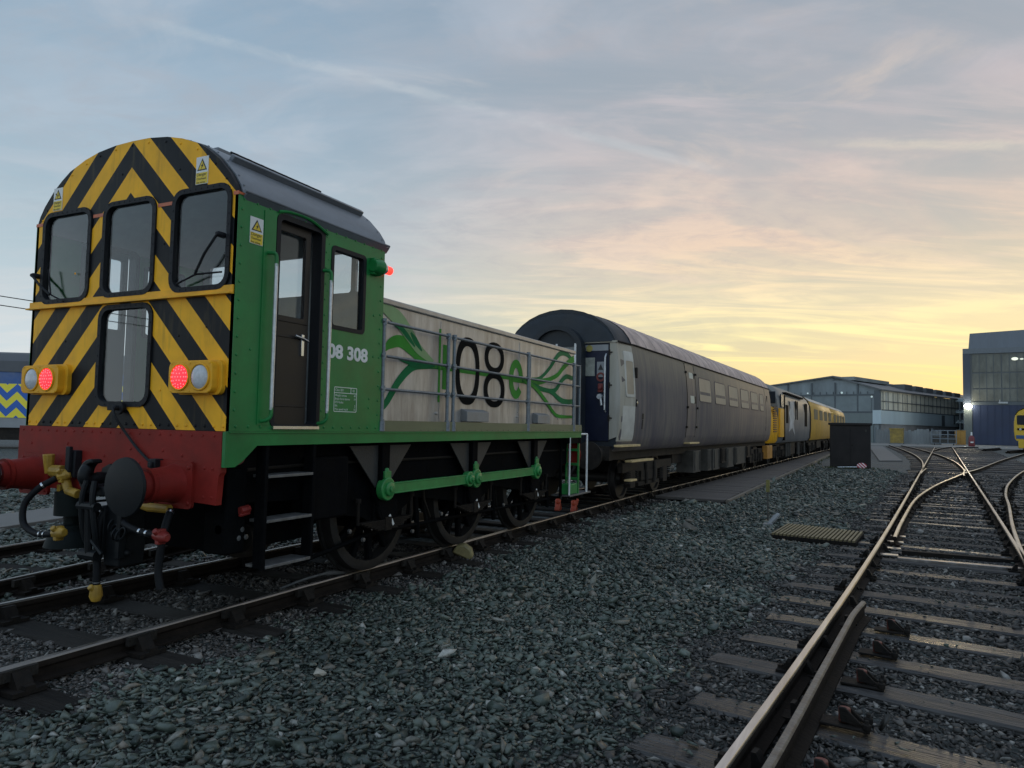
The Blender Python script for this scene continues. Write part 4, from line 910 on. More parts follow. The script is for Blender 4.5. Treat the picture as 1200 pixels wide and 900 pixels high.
for s_ in (1, -1):
    for w in WY:
        b = MB()
        for k in range(6): b.box(min(s_*.99, s_*1.055), max(s_*.99, s_*1.055), w-.16-.05*k, w+.16+.05*k, .585+.016*k, .598+.016*k)
        b.box(min(s_*.985, s_*1.06), max(s_*.985, s_*1.06), w-.05, w+.05, .575, .70)
        for q in (-.42, .42): b.tube([(s_*1.02, w+q, .66), (s_*1.02, w+q*1.02, .90)], .016, 6); b.lathe([(.86, .03), (.90, .03)], (s_*1.02, w+q*1.02, 0), 'z', 8)
        b.build('leaf_spring', IRON, loco)
        b = MB(); b.panel([(w+.60, .50), (w+.70, .48), (w+.76, .72), (w+.70, .96), (w+.63, .94), (w+.665, .72)], [], lambda a, c, d, s_=s_: (s_*(.84-d), a, c), .09); b.build('brake_block', UNDERM, loco, bevel=.006)
    b = MB(); b.tube(smooth_curve([(s_*.985, .35, 1.22), (s_*.985, 1.2, 1.235), (s_*.985, 3.0, 1.225), (s_*.985, 4.8, 1.235), (s_*.985, 6.7, 1.22)], 5), .014, 6); b.build('air_pipe', UNDERM, loco)
    b = MB(); b.tube([(s_*.99, 2.75, .98), (s_*.99, 2.78, .80), (s_*.96, 2.95, .60)], .012, 6); b.build('sand_pipe', UNDERM, loco)
    for (y, z) in ((.30, .79), (.34, .73), (.27, .73), (1.55, .62), (2.55, .50), (1.75, .52), (3.1, .62), (4.6, .58)):
        b = MB(); b.lathe([(0, .022), (s_*.02, .020), (s_*.022, .01)], (s_*1.0, y, z), 'x', 8); b.build('glint_bolt', UNDERL_, loco)  # pale bolts added as small highlight specks below the frame
# belly: axles, tanks and cross members between the frames
b = MB(); b.box(-.9, .9, .3, 6.8, 1.0, 1.46); b.box(-.6, .6, .5, 1.4, .55, 1.0)
for w in (2.07, 3.79, 5.50): b.lathe([(-.75, .10), (.75, .10)], (0, w, .79), 'x', 16)
b.box(-.55, .55, 2.45, 3.3, .5, 1.0); b.box(-.55, .55, 4.2, 5.0, .5, 1.0); b.build('underframe', BLACK, loco)
for s_ in (1,):
    b = MB(); b.box(.86, 1.10, .95, 1.40, .78, 1.30); b.build('sand_box', BLACK, loco, bevel=.02)
    b = MB(); b.box(.80, 1.02, .14, .33, .62, 1.24); b.lathe([(.34, .05), (.37, .05), (.37, .03)], (.95, -.2, .80), 'y', 10); b.build('air_reservoir', BLACK, loco, bevel=.02)
    b = MB(); b.lathe([(1.03, .07), (1.036, .07), (1.036, .045), (1.03, .045)], (0, .22, 1.335), 'x', 16, close=True); b.build('filler_ring', paint('dull_red', (.16, .02, .02), .6, var=.3), loco)
    b = MB(); b.tube([(1.04, .25, .93), (1.04, .33, .94)], .03, 8); b.tube([(1.05, .24, .90), (1.05, .33, .91)], .012, 6); b.build('drain_valve', COCKR, loco)
# front-end access ladder at the far end
b = MB(); b.box(1.02, 1.17, 6.45, 6.93, 1.33, 1.42); b.box(1.02, 1.05, 6.42, 6.46, .54, 1.42); lad = b.build('end_ladder', BLACK, loco)
b = MB()
b.box(1.145, 1.17, 6.84, 6.87, .56, 1.42); b.box(.95, .975, 6.84, 6.87, .56, 1.42)
for z in (.78, 1.0, 1.22): b.box(.96, 1.16, 6.83, 6.88, z-.012, z+.025)
b.build('ladder_stringer', LIME, lad)
b = MB(); b.tube([(1.165, 6.47, 1.42), (1.165, 6.47, .56)], .015, 8); b.tube([(1.165, 7.21, 1.47), (1.165, 7.21, .56)], .017, 8); b.tube([(1.16, 6.93, 1.47), (1.165, 7.21, 1.47)], .015, 8); b.build('ladder_handrail', WHITE, lad)
b = MB(); b.box(.88, 1.18, 6.47, 7.38, .535, .562); b.build('ladder_step', TR, lad, bevel=.004)
b = MB(); b.box(1.0, 1.16, 6.50, 6.83, .565, .72); b.build('tool_box', LIME, lad, bevel=.01)
b = MB()
for x in (-.8, .8): b.lathe([(6.93, .12), (7.3, .10), (7.3, .075), (7.38, .075), (7.40, .19), (7.42, .19), (7.43, .05)], (x, 0, 1.13), 'y', 24)
b.box(-1.15, 1.15, 6.90, 6.94, .98, 1.50); b.build('buffer', RED, loco)

# ================================================================== THE COACH AND THE TRAIN BEHIND
def far_w(n, s): return (n*dN[0]+s*dS[0], n*dN[1]+s*dS[1], 0)
def stained(name, base, top, low, streak, rough=.5, zt=3.1, zb=1.2):
    """weathered body side: vertical rain streaks and grime with ragged edges"""
    m, nt, b = new_mat(name); N = nt.nodes.new; L = nt.links.new
    tc = N('ShaderNodeTexCoord'); mp = N('ShaderNodeMapping'); mp.inputs['Scale'].default_value = (3, 3.2, .22); L(tc.outputs['Object'], mp.inputs[0])
    n1 = N('ShaderNodeTexNoise'); n1.inputs['Scale'].default_value = 1.8; n1.inputs['Detail'].default_value = 10; n1.inputs['Roughness'].default_value = .7; L(mp.outputs[0], n1.inputs['Vector'])
    n2 = N('ShaderNodeTexNoise'); n2.inputs['Scale'].default_value = .7; n2.inputs['Detail'].default_value = 6; L(tc.outputs['Object'], n2.inputs['Vector'])
    r = N('ShaderNodeMapRange'); r.inputs[1].default_value = .43; r.inputs[2].default_value = .60; L(n1.outputs[0], r.inputs[0])
    mx = N('ShaderNodeMix'); mx.data_type = 'RGBA'; L(r.outputs[0], mx.inputs[0]); mx.inputs[6].default_value = (*base, 1); mx.inputs[7].default_value = (*streak, 1)
    r3 = N('ShaderNodeMapRange'); r3.inputs[1].default_value = .5; r3.inputs[2].default_value = .7; r3.inputs[4].default_value = .6; L(n2.outputs[0], r3.inputs[0])
    m2 = N('ShaderNodeMix'); m2.data_type = 'RGBA'; L(r3.outputs[0], m2.inputs[0]); L(mx.outputs[2], m2.inputs[6]); m2.inputs[7].default_value = (*low, 1)
    # a paler dusty band below the gutter, where the wash never reaches, with a ragged lower edge
    sp = N('ShaderNodeSeparateXYZ'); L(tc.outputs['Object'], sp.inputs[0])
    ad = N('ShaderNodeMath'); ad.operation = 'MULTIPLY_ADD'; L(n1.outputs[0], ad.inputs[0]); ad.inputs[1].default_value = .5; L(sp.outputs[2], ad.inputs[2])
    rb = N('ShaderNodeMapRange'); rb.inputs[1].default_value = zt-.45; rb.inputs[2].default_value = zt+.24; rb.inputs[4].default_value = .72; L(ad.outputs[0], rb.inputs[0])
    m3 = N('ShaderNodeMix'); m3.data_type = 'RGBA'; L(rb.outputs[0], m3.inputs[0]); L(m2.outputs[2], m3.inputs[6]); m3.inputs[7].default_value = (*top, 1)
    L(m3.outputs[2], b.inputs['Base Color']); b.inputs['Roughness'].default_value = rough; b.inputs['Specular IOR Level'].default_value = .35
    MATS[name] = m; return m
COACH = stained('coach_side_grime', (.100, .087, .095), (.27, .22, .155), (.064, .058, .080), (.165, .142, .125), rough=.62)
COROOF = paint('coach_roof_skylit', (.62, .48, .42), .85, var=.4, scale=1.6, stretch=(1, 1, 1), spec=.15, dirt=(.33, .25, .225), dirt_amt=.6)  # pinkish sky light on the roof is put into this colour
CODARK = paint('coach_end_dark', (.018, .024, .032), .5, var=.35, scale=4, spec=.3, dirt=(.035, .035, .035), dirt_amt=.5)
COBLUE = paint('coach_end_blue', (.005, .009, .028), .5, var=.3, scale=4, spec=.3, dirt=(.02, .025, .04), dirt_amt=.5)
COGREY = stained('coach_door_grey', (.33, .31, .26), (.36, .33, .27), (.22, .205, .17), (.42, .395, .345))
COWHITE = paint('fresh_grey_patch', (.52, .51, .47), .5, var=.15, scale=4, dirt=(.3, .28, .25), dirt_amt=.5)
BLIND = paint('window_blind', (.43, .355, .265), .6, var=.15, scale=2, spec=.08, dirt=(.33, .27, .21), dirt_amt=.5)
UNDER = paint('underframe_grime', (.020, .017, .015), .7, var=.5, scale=8, dirt=(.045, .036, .028), dirt_amt=.6, bump=.2, spec=.2)
UNDERL = paint('equipment_case_grey', (.075, .070, .062), .7, var=.4, scale=5, dirt=(.03, .027, .024), dirt_amt=.6, spec=.25)
STEPY = paint('step_cream', (.62, .46, .22), .6, var=.25, scale=12, dirt=(.2, .13, .07), dirt_amt=.5)
HWP = [(1.12, 1.15), (1.20, 1.22), (1.255, 1.42), (1.285, 1.75), (1.295, 2.1), (1.285, 2.45), (1.255, 2.8), (1.21, 3.05), (1.19, 3.15)]
RFP = [(1.19, 3.15), (1.13, 3.28), (1.03, 3.42), (.90, 3.53), (.72, 3.64), (.50, 3.725), (.25, 3.78), (0, 3.80)]
def sec(y, wf=1.0, hf=0.0):
    right = [(x*wf, z) for x, z in HWP]; top = [(x*wf, 3.15+(z-3.15)*(1-hf)) for x, z in RFP[1:]]
    side = [(x, y, z) for x, z in right]
    roof = [(right[-1][0], y, 3.15)] + [(x, y, z) for x, z in top]; roof = roof + [(-x, yy, z) for x, yy, z in roof[-2::-1]]
    return side, roof
def bogie(root, yc, wb=2.2, r=.42, mat=None):
    m = mat or UNDER; o = empty_part('bogie', root)
    b = MB()
    for s_ in (1, -1):
        x = s_*.98
        b.box(x-.05, x+.05, yc-wb/2-.55, yc+wb/2+.55, .72, .90); b.box(x-.06, x+.06, yc-.55, yc+.55, .52, .72); b.box(x-.05, x+.05, yc-.7, yc+.7, .42, .50)
        for w in (-wb/2, wb/2):
            b.box(x-.07, x+.07, yc+w-.14, yc+w+.14, .42, .74)
            for q in (-.25, .25):
                for k in range(6): b.lathe([(0, .075), (.028, .075)], (x+s_*.03, yc+w+q, .50+k*.042), 'z', 10)
        b.tube([(x+s_*.07, yc-.3, .88), (x+s_*.08, yc-.25, .45)], .035, 8); b.tube([(x+s_*.07, yc+.3, .88), (x+s_*.08, yc+.25, .45)], .035, 8)
    b.box(-1.0, 1.0, yc-.4, yc+.4, .60, .95)
    fr = b.build('bogie_frame', m, root)
    for w in (-wb/2, wb/2):
        b = MB(); b.lathe([(-.75, .10), (.75, .10)], (0, yc+w, RT+r), 'x', 12)
        for s_ in (1, -1): b.lathe([(s_*-.065, r+.03), (s_*-.04, r+.03), (s_*-.04, r), (s_*.06, r-.008), (s_*.06, r-.07), (s_*.02, r-.09), (s_*.01, .15), (s_*.07, .12), (s_*.07, .02)], (s_*.755, yc+w, RT+r), 'x', 32)
        b.build('wheelset', MATS['wheel_iron'], fr)
    bpy.data.objects.remove(o)
    return fr
def empty_part(name, parent):
    o = bpy.data.objects.new(name, None); COL.objects.link(o); o.parent = parent; return o
def side_x(z):
    for (x0, z0), (x1, z1) in zip(HWP, HWP[1:]):
        if z0 <= z <= z1: return x0+(x1-x0)*(z-z0)/(z1-z0)
    return 1.19
def curved_patch(b, y0, y1, z0, z1, lift, th=.004, s_=1, n=6, holes=None):
    """a sheet that follows the body side"""
    Z = np.linspace(z0, z1, n); rings = []
    for y in (y0, y1): rings.append([(s_*(side_x(z)+lift), y, z) for z in Z]+[(s_*(side_x(z)+lift-th), y, z) for z in Z[::-1]])
    b.loft(rings, close=True); return b
def curved_win(b, y0, y1, z0, z1, r, lift, th, s_=1, hole=None):
    b.panel(rrect(y0, y1, z0, z1, r), [hole] if hole else [], lambda a, c, d: (s_*(side_x(c)+lift-th+d), a, c), th); return b
coach = empty('passenger_coach', far_w(TC, 12.42), -HD, 'grimy grey passenger coach with dark domed end coupled behind the green shunter', 'railway coach')
CL = 17.4
b = MB()
ys_ = [(0, .925), (.06, .94), (.62, .985), (.66, 1.0), (CL-.66, 1.0), (CL-.62, .985), (CL, .93)]
sR = []; sL = []
for y, w in ys_:
    s0, _ = sec(y, w); sR.append(s0); sL.append([(-x, yy, z) for x, yy, z in s0])
b.loft(sR, cap=False); b.loft(sL, cap=False)
b.panel([(x*.925, z) for x, z in HWP]+[(-x*.925, z) for x, z in HWP[::-1]], [], XZ(CL-.01), .01)
b.box(-1.03, 1.03, .02, CL, 1.14, 1.16)
body = b.build('body', COACH, coach)
b = MB(); rr_ = []
for y, w, h in ((-.05, .86, .30), (-.02, .905, .14), (.05, .93, .06), (.14, .945, .02), (.3, .96, 0), (.55, .98, 0), (.62, .995, 0)): rr_.append(sec(y, w, h)[1])
b.loft(rr_, cap=True); b.build('end_dome', CODARK, coach)
b = MB(); rr_ = []
for i in range(60):
    y = .62+(CL-.66-.62)*i/59; rr_.append([(x*(1.004), yy, z+.004) for x, yy, z in sec(y, 1.0)[1]])
rr_.append(sec(CL-.3, .97, .02)[1]); rr_.append(sec(CL, .93, .2)[1])
b.loft(rr_, cap=False)
rf = b.build('roof', COROOF, coach)
b = MB()
for i in range(26):
    y = .95+i*.625; P = sec(y, 1.006)[1]; b.tube([(x, yy, z+.002) for x, yy, z in P[:len(P)//2+4]], .010, 5)
b.build('roof_seam', paint('seam_dark', (.46, .36, .32), .7, var=.3, scale=8), rf)
b = MB()
for y, x in ((1.2, .35), (4.0, .2), (7.5, .4), (11.0, .2), (14.2, .35), (16.2, .3)): b.lathe([(0, .11), (.05, .12), (.07, .06)], (x, y, 3.66), 'z', 12)
b.build('roof_ventilator', COROOF, rf)
b = MB(); b.tube([(x_, y, 3.155) for x_, y in ((1.19*.955+.01, .02), (1.19*.985+.012, .6), (1.205, .7), (1.205, CL-.6))], .016, 6); b.build('gutter', UNDER, rf)
b = MB(); b.box(.42, 1.13, -.035, .02, 3.13, 3.165); b.build('end_gutter', COGREY, coach)
# end wall
b = MB(); b.panel([(x*.925, z) for x, z in HWP+RFP[1:]]+[(-x*.925, z) for x, z in (HWP+RFP[1:])[-2::-1]], [], XZ(.0), .02); b.build('end_wall', CODARK, coach)
for s_ in (1, -1):
    b = MB(); xs = sorted((s_*.44, s_*.985)); b.panel([(xs[0], 1.33), (xs[1], 1.33), (xs[1], 3.11), (xs[0], 3.11)], [], XZ(-.018), .018); ed = b.build('end_panel', COBLUE, coach, bevel=.004)
    xs = sorted((s_*1.005, s_*1.165)); b = MB(); P = [(x*.925*s_, z) for x, z in HWP if z > 1.3]; P = [(s_*1.0, 1.36)] + P[:] + [(s_*1.0, 3.15)]
    b.panel(P, [], XZ(-.022), .022); b.build('wrap_door_end', COGREY, coach)
    b = MB()
    for z in (1.75, 2.35, 2.95): b.lathe([(-.05, .018), (.05, .018)], (s_*.993, -.03, z), 'z', 8); b.box(min(s_*.99, s_*1.05), max(s_*.99, s_*1.05), -.034, -.02, z-.012, z+.012)
    b.build('hinge', UNDER, coach)
    b = MB(); b.tube([(s_*.93, -.02, 1.86), (s_*.93, -.075, 1.90), (s_*.93, -.075, 2.86), (s_*.93, -.02, 2.92)], .016, 8); b.build('end_handrail', STEEL, coach)
b = MB(); b.box(.47, .97, -.028, -.018, 2.985, 3.095); b.build('notice_strip', paint('dim_white', (.24, .25, .26), .6, var=.2, scale=6, dirt=(.2, .2, .2), dirt_amt=.5), coach)
b = MB(); b.lathe([(-.030, .065), (-.036, .06)], (.60, 0, 3.03), 'y', 18); b.build('round_notice', paint('dim_yellow', (.30, .25, .06), .6, var=.3, scale=9), coach)
b = MB(); b.box(.47, .71, -.030, -.018, 2.52, 2.86); b.build('end_notice', paint('faded_notice', (.30, .31, .27), .6, var=.3, scale=9, dirt=(.14, .15, .13), dirt_amt=.6), coach)
b = MB(); b.box(.755, .905, -.030, -.018, 2.50, 2.78); wn = b.build('warning_plate', MATS['dim_white'], coach)
b = MB(); b.lathe([(-.030, .085), (-.034, .085), (-.034, .05), (-.030, .05)], (.83, 0, 2.50), 'y', 20, close=True); b.build('red_ring', paint('sign_red', (.16, .025, .02), .5, var=.1), wn)
b = MB(); b.panel([(.78, 2.63), (.88, 2.63), (.83, 2.74)], [], XZ(-.034), .003); b.build('triangle', INK, wn)
b = MB(); b.box(.78, .88, -.05, -.018, 2.22, 2.38); b.lathe([(-.09, .035), (-.02, .04)], (.83, 0, 2.30), 'y', 12); b.build('tail_lamp_socket', MATS['sign_red'], coach, bevel=.01)
b = MB(); b.lathe([(-.07, .05), (-.02, .055)], (.82, 0, 2.14), 'y', 12); b.tube([(.84, -.05, 2.12), (.86, -.05, 1.98)], .02, 6); b.build('jumper_plug', STEEL, coach)
# gangway
b = MB(); go = [(.53, 1.25), (.53, 3.02)] + [(.53*math.cos(R_(t)), 3.02+.44*math.sin(R_(t))) for t in range(15, 180, 15)] + [(-.53, 3.02), (-.53, 1.25)]
gi = [(.44, 1.35), (.44, 3.0)] + [(.44*math.cos(R_(t)), 3.0+.38*math.sin(R_(t))) for t in range(15, 180, 15)] + [(-.44, 3.0), (-.44, 1.35)]
b.panel(go, [gi], XZ(-.24), .24); b.build('gangway', CODARK, coach)
b = MB(); b.panel(gi, [rrect(-.36, -.04, 2.55, 3.06, .03), rrect(.04, .36, 2.55, 3.06, .03)], XZ(-.16), .03); gd_ = b.build('gangway_door', CODARK, coach)
for x in (-.20, .20): b = MB(); b.box(x-.17, x+.17, -.148, -.142, 2.54, 3.07); b.build('door_pane', paint('dusty_pane', (.16, .17, .17), .3, var=.3, scale=4, dirt=(.08, .08, .08), dirt_amt=.5), gd_)
for x in (-.38, .0, .38): b = MB(); b.box(x-.02, x+.02, -.175, -.165, 2.5, 3.12); b.build('window_bar', STEEL, gd_)
b = MB(); b.box(-1.05, 1.05, -.12, .05, .98, 1.24)
for x in (-.85, .85): b.lathe([(-.10, .13), (-.40, .11), (-.42, .075), (-.58, .075), (-.60, .25), (-.63, .25), (-.64, .05)], (x, 0, 1.08), 'y', 28)
b.tube([(0, -.1, 1.05), (0, -.5, 1.02)], .06, 8); b.tube([(.4, -.1, 1.0), (.42, -.25, .8), (.30, -.3, .65)], .03, 8); b.build('buffer_gear', UNDER, coach)
# wrap-round door on the side
b = MB(); 
def dpatch(b, y0, y1, z0, z1, lift, s_=1, hole=None):
    w = lambda y: .925+(.985-.925)*min(1, max(0, y/.62))
    Z = np.linspace(z0, z1, 8); rings = [[(s_*(side_x(z)*w(y)+lift), y, z) for z in Z]+[(s_*(side_x(z)*w(y)+lift-.02), y, z) for z in Z[::-1]] for y in np.linspace(y0, y1, 4)]
    b.loft(rings, close=True)
for s_ in (1, -1):
    b = MB(); dpatch(b, -.02, .61, 1.33, 3.12, .012, s_); wd = tag(b.build('wrap_door', COGREY, coach), 'pale grey wrap-round door at the coach corner')
    b = MB(); dpatch(b, .10, .60, 1.36, 1.98, .016, s_); b.build('repainted_patch', COWHITE, wd)
    b = MB(); w_ = lambda y: .925+.06*y/.62
    b.panel(rrect(.20, .585, 2.15, 3.0, .05), [rrect(.245, .54, 2.20, 2.82, .04)], lambda a, c, d, s_=s_: (s_*(side_x(c)*w_(a)+.012+d), a, c), .012); b.build('window_surround', COWHITE, wd)
    b = MB(); b.panel(rrect(.24, .545, 2.19, 2.83, .04), [], lambda a, c, d, s_=s_: (s_*(side_x(c)*w_(a)+.012+d), a, c), .006); b.build('door_pane', BLIND, wd)
    b = MB(); b.box(min(s_*1.19, s_*1.30), max(s_*1.19, s_*1.30), .635, .70, 2.52, 2.72); b.box(min(s_*1.2, s_*1.30), max(s_*1.2, s_*1.30), .635, .69, 1.98, 2.12); b.build('door_lock', UNDER, coach, bevel=.01)
    b = MB(); b.lathe([(0, .03), (.04, .03)], (s_*1.27, .665, 2.06), 'x', 10); b.build('lock_handle', CHROME, coach)
# middle door and windows
for s_ in (1, -1):
    b = MB(); curved_patch(b, 4.34, 5.16, 1.42, 3.10, .006, s_=s_); md = b.build('middle_door', COACH, coach)
    b = MB(); curved_win(b, 4.62, 4.98, 2.19, 2.92, .05, .012, .008, s_); b.build('door_pane', paint('pale_blind', (.55, .54, .46), .6, var=.15, scale=3, spec=.1), md)
    b = MB(); curved_win(b, 4.98, 5.12, 2.19, 2.92, .03, .013, .008, s_)
    for y in (4.33, 5.17): curved_patch(b, y-.012, y+.012, 1.38, 3.12, .012, s_=s_)
    for y in (4.30, 5.2):
        for z in (1.62, 2.08, 2.9): b.box(min(s_*side_x(z), s_*(side_x(z)+.045)), max(s_*side_x(z), s_*(side_x(z)+.045)), y-.03, y+.03, z-.025, z+.025)
    b.build('door_seam', UNDER, md)
    b = MB(); b.box(min(s_*1.20, s_*1.36), max(s_*1.20, s_*1.36), 4.36, 5.24, 1.225, 1.265); b.build('door_step', STEPY, coach, bevel=.005)
    for y0, y1 in ((5.50, 6.80), (7.25, 8.60), (9.05, 10.40), (10.85, 12.20), (12.6, 13.95), (14.3, 15.15)):
        b = MB(); curved_win(b, y0, y1, 2.25, 2.87, .09, .010, .012, s_, hole=rrect(y0+.03, y1-.03, 2.275, 2.845, .075)); wf = b.build('window', paint('window_frame_dark', (.085, .075, .085), .6, var=.2, scale=4, spec=.15), coach)
        b = MB(); curved_win(b, y0+.022, y1-.022, 2.262, 2.858, .08, .0085, .006, s_); b.build('window_pane', BLIND, wf)
    b = MB(); curved_patch(b, 1.0, 1.10, 1.75, 1.86, .004, s_=s_); curved_patch(b, 1.02, 1.08, 1.56, 1.74, .005, s_=s_); b.build('data_plate', UNDER, coach)
    b = MB(); curved_patch(b, 15.6, 15.63, 1.2, 3.1, .006, s_=s_); b.box(min(s_*1.2, s_*1.27), max(s_*1.2, s_*1.27), 15.9, 16.0, 2.55, 2.85); b.build('end_door_seam', UNDER, coach)
for (y0, y1, z0, z1) in ((-.95, .80, 1.235, 1.275), (.30, 1.62, .945, .985), (.26, .62, .60, .635)):
    b = MB(); b.box(1.20, 1.33, max(y0, -.3), y1, z0, z1); b.build('access_step', STEPY, coach, bevel=.005)
bogie(coach, 2.3); bogie(coach, CL-2.4)
b = MB()
for x in (-.95, .95): b.box(x-.04, x+.04, .1, CL-.1, .98, 1.15)
b.box(-.9, .9, 4.5, CL-4.5, .75, 1.1); b.build('underframe', UNDER, coach)
for (y0, y1, z0, m) in ((5.4, 6.1, .50, UNDERL), (6.9, 7.35, .48, UNDERL), (7.55, 8.3, .47, UNDERL), (8.6, 9.1, .62, UNDER), (9.3, 10.3, .46, UNDERL), (10.6, 12.2, .50, UNDERL), (12.4, 13.2, .66, UNDER)):
    for s_ in (1, -1): b = MB(); b.box(min(s_*.75, s_*1.18), max(s_*.75, s_*1.18), y0, y1, z0, 1.04); b.tube([(s_*1.19, y0+.1, z0+.05), (s_*1.19, y0+.1, 1.02)], .012, 6); b.tube([(s_*1.19, y1-.1, z0+.05), (s_*1.19, y1-.1, 1.02)], .012, 6); b.build('equipment_case', m, coach, bevel=.012)
b = MB(); b.box(1.02, 1.22, 16.4, 17.6, .48, .98); b.build('end_cover', paint('rusty_orange', (.50, .23, .03), .6, var=.3, scale=4, dirt=(.14, .06, .03), dirt_amt=.5), coach, bevel=.02)

# --- diesel locomotive with a yellow nose
dl = empty('diesel_locomotive', far_w(TC, 30.35), -HD, 'weathered blue grey diesel locomotive with yellow nose behind the grey coach', 'locomotive')
LGY = stained('faded_blue_grey', (.105, .115, .135), (.19, .185, .165), (.070, .076, .090), (.17, .17, .165))
def secs(hw, zs, y, k=1.0, top=None):
    P = [(hw*.90, 1.05), (hw*.97, 1.2), (hw, 1.7), (hw, 2.5), (hw*.965, 2.95), (hw*.86, 3.25), (hw*.66, 3.48), (hw*.36, 3.62), (0, 3.66)]
    P = [(x, 1.05+(z-1.05)*k) for x, z in P]; return [(x, y, z) for x, z in P]+[(-x, y, z) for x, z in P[-2::-1]]
b = MB(); b.loft([secs(1.27, 0, y) for y in (2.55, 11.7)]+[secs(1.27, 0, 12.6, 1)], cap=True); b.build('body', LGY, dl)
b = MB(); b.loft([secs(1.05, 0, .0, .60), secs(1.14, 0, .12, .64), secs(1.20, 0, 1.3, .66)], cap=True); nose = tag(b.build('nose', YEL, dl), 'yellow nose')
b = MB()
for z in np.arange(1.5, 2.5, .09): b.box(1.13, 1.19, .35, 1.1, z, z+.045)
b.build('nose_grille', paint('grille_brown', (.18, .09, .04), .6, var=.3, scale=6), nose)
b = MB(); b.loft([secs(1.20, 0, 1.32, .95), secs(1.25, 0, 1.55, 1.0), secs(1.27, 0, 2.54, 1.0)], cap=True); cb = b.build('driving_cab', LGY, dl)
b = MB(); b.box(-1.10, 1.10, 1.29, 1.33, 2.70, 3.20); b.box(1.24, 1.285, 1.60, 2.40, 2.55, 3.1); b.build('cab_window', DARKPANE, cb, bevel=.02)
b = MB(); b.box(1.22, 1.29, 2.50, 2.78, 1.15, 3.1); b.build('cab_door', BLACK, cb)
b = MB(); b.box(1.20, 1.285, 1.36, 2.45, 1.3, 2.5); b.build('cab_yellow_side', YEL, cb)
b = MB()
for y in np.arange(3.3, 9.5, .55): b.box(.90, 1.26, y, y+.30, 3.18, 3.26)
b.build('roof_grille', BLACK, dl)
b = MB()
for y0, y1, z0, z1 in ((3.2, 3.9, 1.9, 2.7), (6.4, 6.7, 2.1, 3.0), (7.0, 7.3, 2.1, 3.0), (10.2, 11.3, 1.8, 3.0)): b.box(1.255, 1.279, y0, y1, z0, z1)
b.build('side_grille', BLACK, dl)
b = MB(); b.panel([(4.0, 1.5), (4.5, 2.0), (4.1, 2.35), (4.6, 2.6), (4.4, 2.95), (5.2, 2.9), (5.9, 3.0), (5.7, 2.5), (6.1, 2.2), (5.7, 1.9), (6.2, 1.3), (5.2, 1.7)], [], lambda a, c, d: (1.272+d, a, c), .004); b.build('white_emblem', paint('faded_white', (.46, .47, .48), .6, var=.35, scale=2, dirt=(.2, .21, .23), dirt_amt=.6), dl)
bogie(dl, 2.6, 2.6, .5); bogie(dl, 10.4, 2.6, .5)
b = MB(); b.box(-1.0, 1.0, .3, 12.3, .95, 1.10); b.box(-1.05, 1.05, 5.0, 8.0, .45, 1.0); b.build('fuel_tank', UNDER, dl)
b = MB()
for y in (4.4, 5.0, 5.6, 8.6, 9.0, 11.4): b.tube([(1.1, y, .4), (1.1, y, 1.0)], .06, 8)
b.build('pipework', UNDERL, dl)
# --- yellow coaches at the far end of the train
def yellow_coach(s0, L, label):
    c = empty('yellow_coach', far_w(TC, s0), -HD, label, 'railway coach', 'yellow coaches at the far end of the train')
    b = MB(); b.loft([secs(1.22, 0, 0.0, .97), secs(1.27, 0, .1), secs(1.27, 0, L-.1), secs(1.22, 0, L, .97)], cap=True); b.build('body', paint('test_train_yellow', (.52, .29, .03), .5, var=.2, scale=2, dirt=(.26, .14, .03), dirt_amt=.5), c)
    b = MB(); b.panel([(x*.97, z) for x, y, z in secs(1.27, 0, 0)], [], XZ(-.02), .018); b.build('end_wall', paint('end_brown', (.05, .035, .02), .6, var=.3, scale=3), c)
    b = MB(); P = [p for p in secs(1.285, 0, 0) if p[2] > 3.0]; b.loft([[(x, y, z+.012) for x, _, z in P] for y in (.0, L)], cap=False); b.build('roof', paint('roof_pale', (.50, .46, .40), .6, var=.2, scale=2), c)
    for i in range(int(L/3.2)):
        y = 1.2+i*3.2
        b = MB(); b.panel(rrect(y, y+2.1, 2.25, 2.85, .06), [], lambda a, d, e: (1.268+e, a, d), .01); b.build('window', paint('yellow_train_pane', (.17, .15, .10), .6, var=.2, scale=2, spec=.08), c)
    bogie(c, 2.2); bogie(c, L-2.2)
    b = MB(); b.box(-.95, .95, .3, L-.3, .9, 1.08); b.box(-1.0, 1.0, L*.4, L*.6, .5, 1.0); b.build('underframe', UNDER, c)
yellow_coach(44.1, 13.6, 'yellow coach with dark end directly behind the diesel locomotive')
yellow_coach(58.2, 14.2, 'last yellow coach of the train partly behind the black cabinet')

# ================================================================== BUILDINGS AND YARD
BH = R_(20.7); sdv = (math.sin(BH), math.cos(BH)); gdv = (-math.cos(BH), math.sin(BH))
CLAD = paint('hangar_cladding', (.22, .255, .27), .55, var=.2, scale=.5, stretch=(1, 1, .3), dirt=(.065, .075, .08), dirt_amt=.5)
def sheeted(name, col, pitch, var=.12, rough=.5, axis='both', metal=.0, dirt=None):
    """profiled sheeting: fine vertical corrugation as bump, joints and weathering as tone"""
    m = paint(name, col, rough, metal=metal, var=var, scale=.4, stretch=(1, 1, .25), dirt=dirt, dirt_amt=.5); nt = m.node_tree; N = nt.nodes.new; L = nt.links.new
    tc = N('ShaderNodeTexCoord'); w = N('ShaderNodeTexWave'); w.wave_type = 'BANDS'; w.bands_direction = 'X'; w.inputs['Scale'].default_value = .314/pitch; L(tc.outputs['Object'], w.inputs['Vector'])
    b = nt.nodes['Principled BSDF']; bp = N('ShaderNodeBump'); bp.inputs['Strength'].default_value = .5; bp.inputs['Distance'].default_value = .05; L(w.outputs[0], bp.inputs['Height']); L(bp.outputs[0], b.inputs['Normal'])
    return m
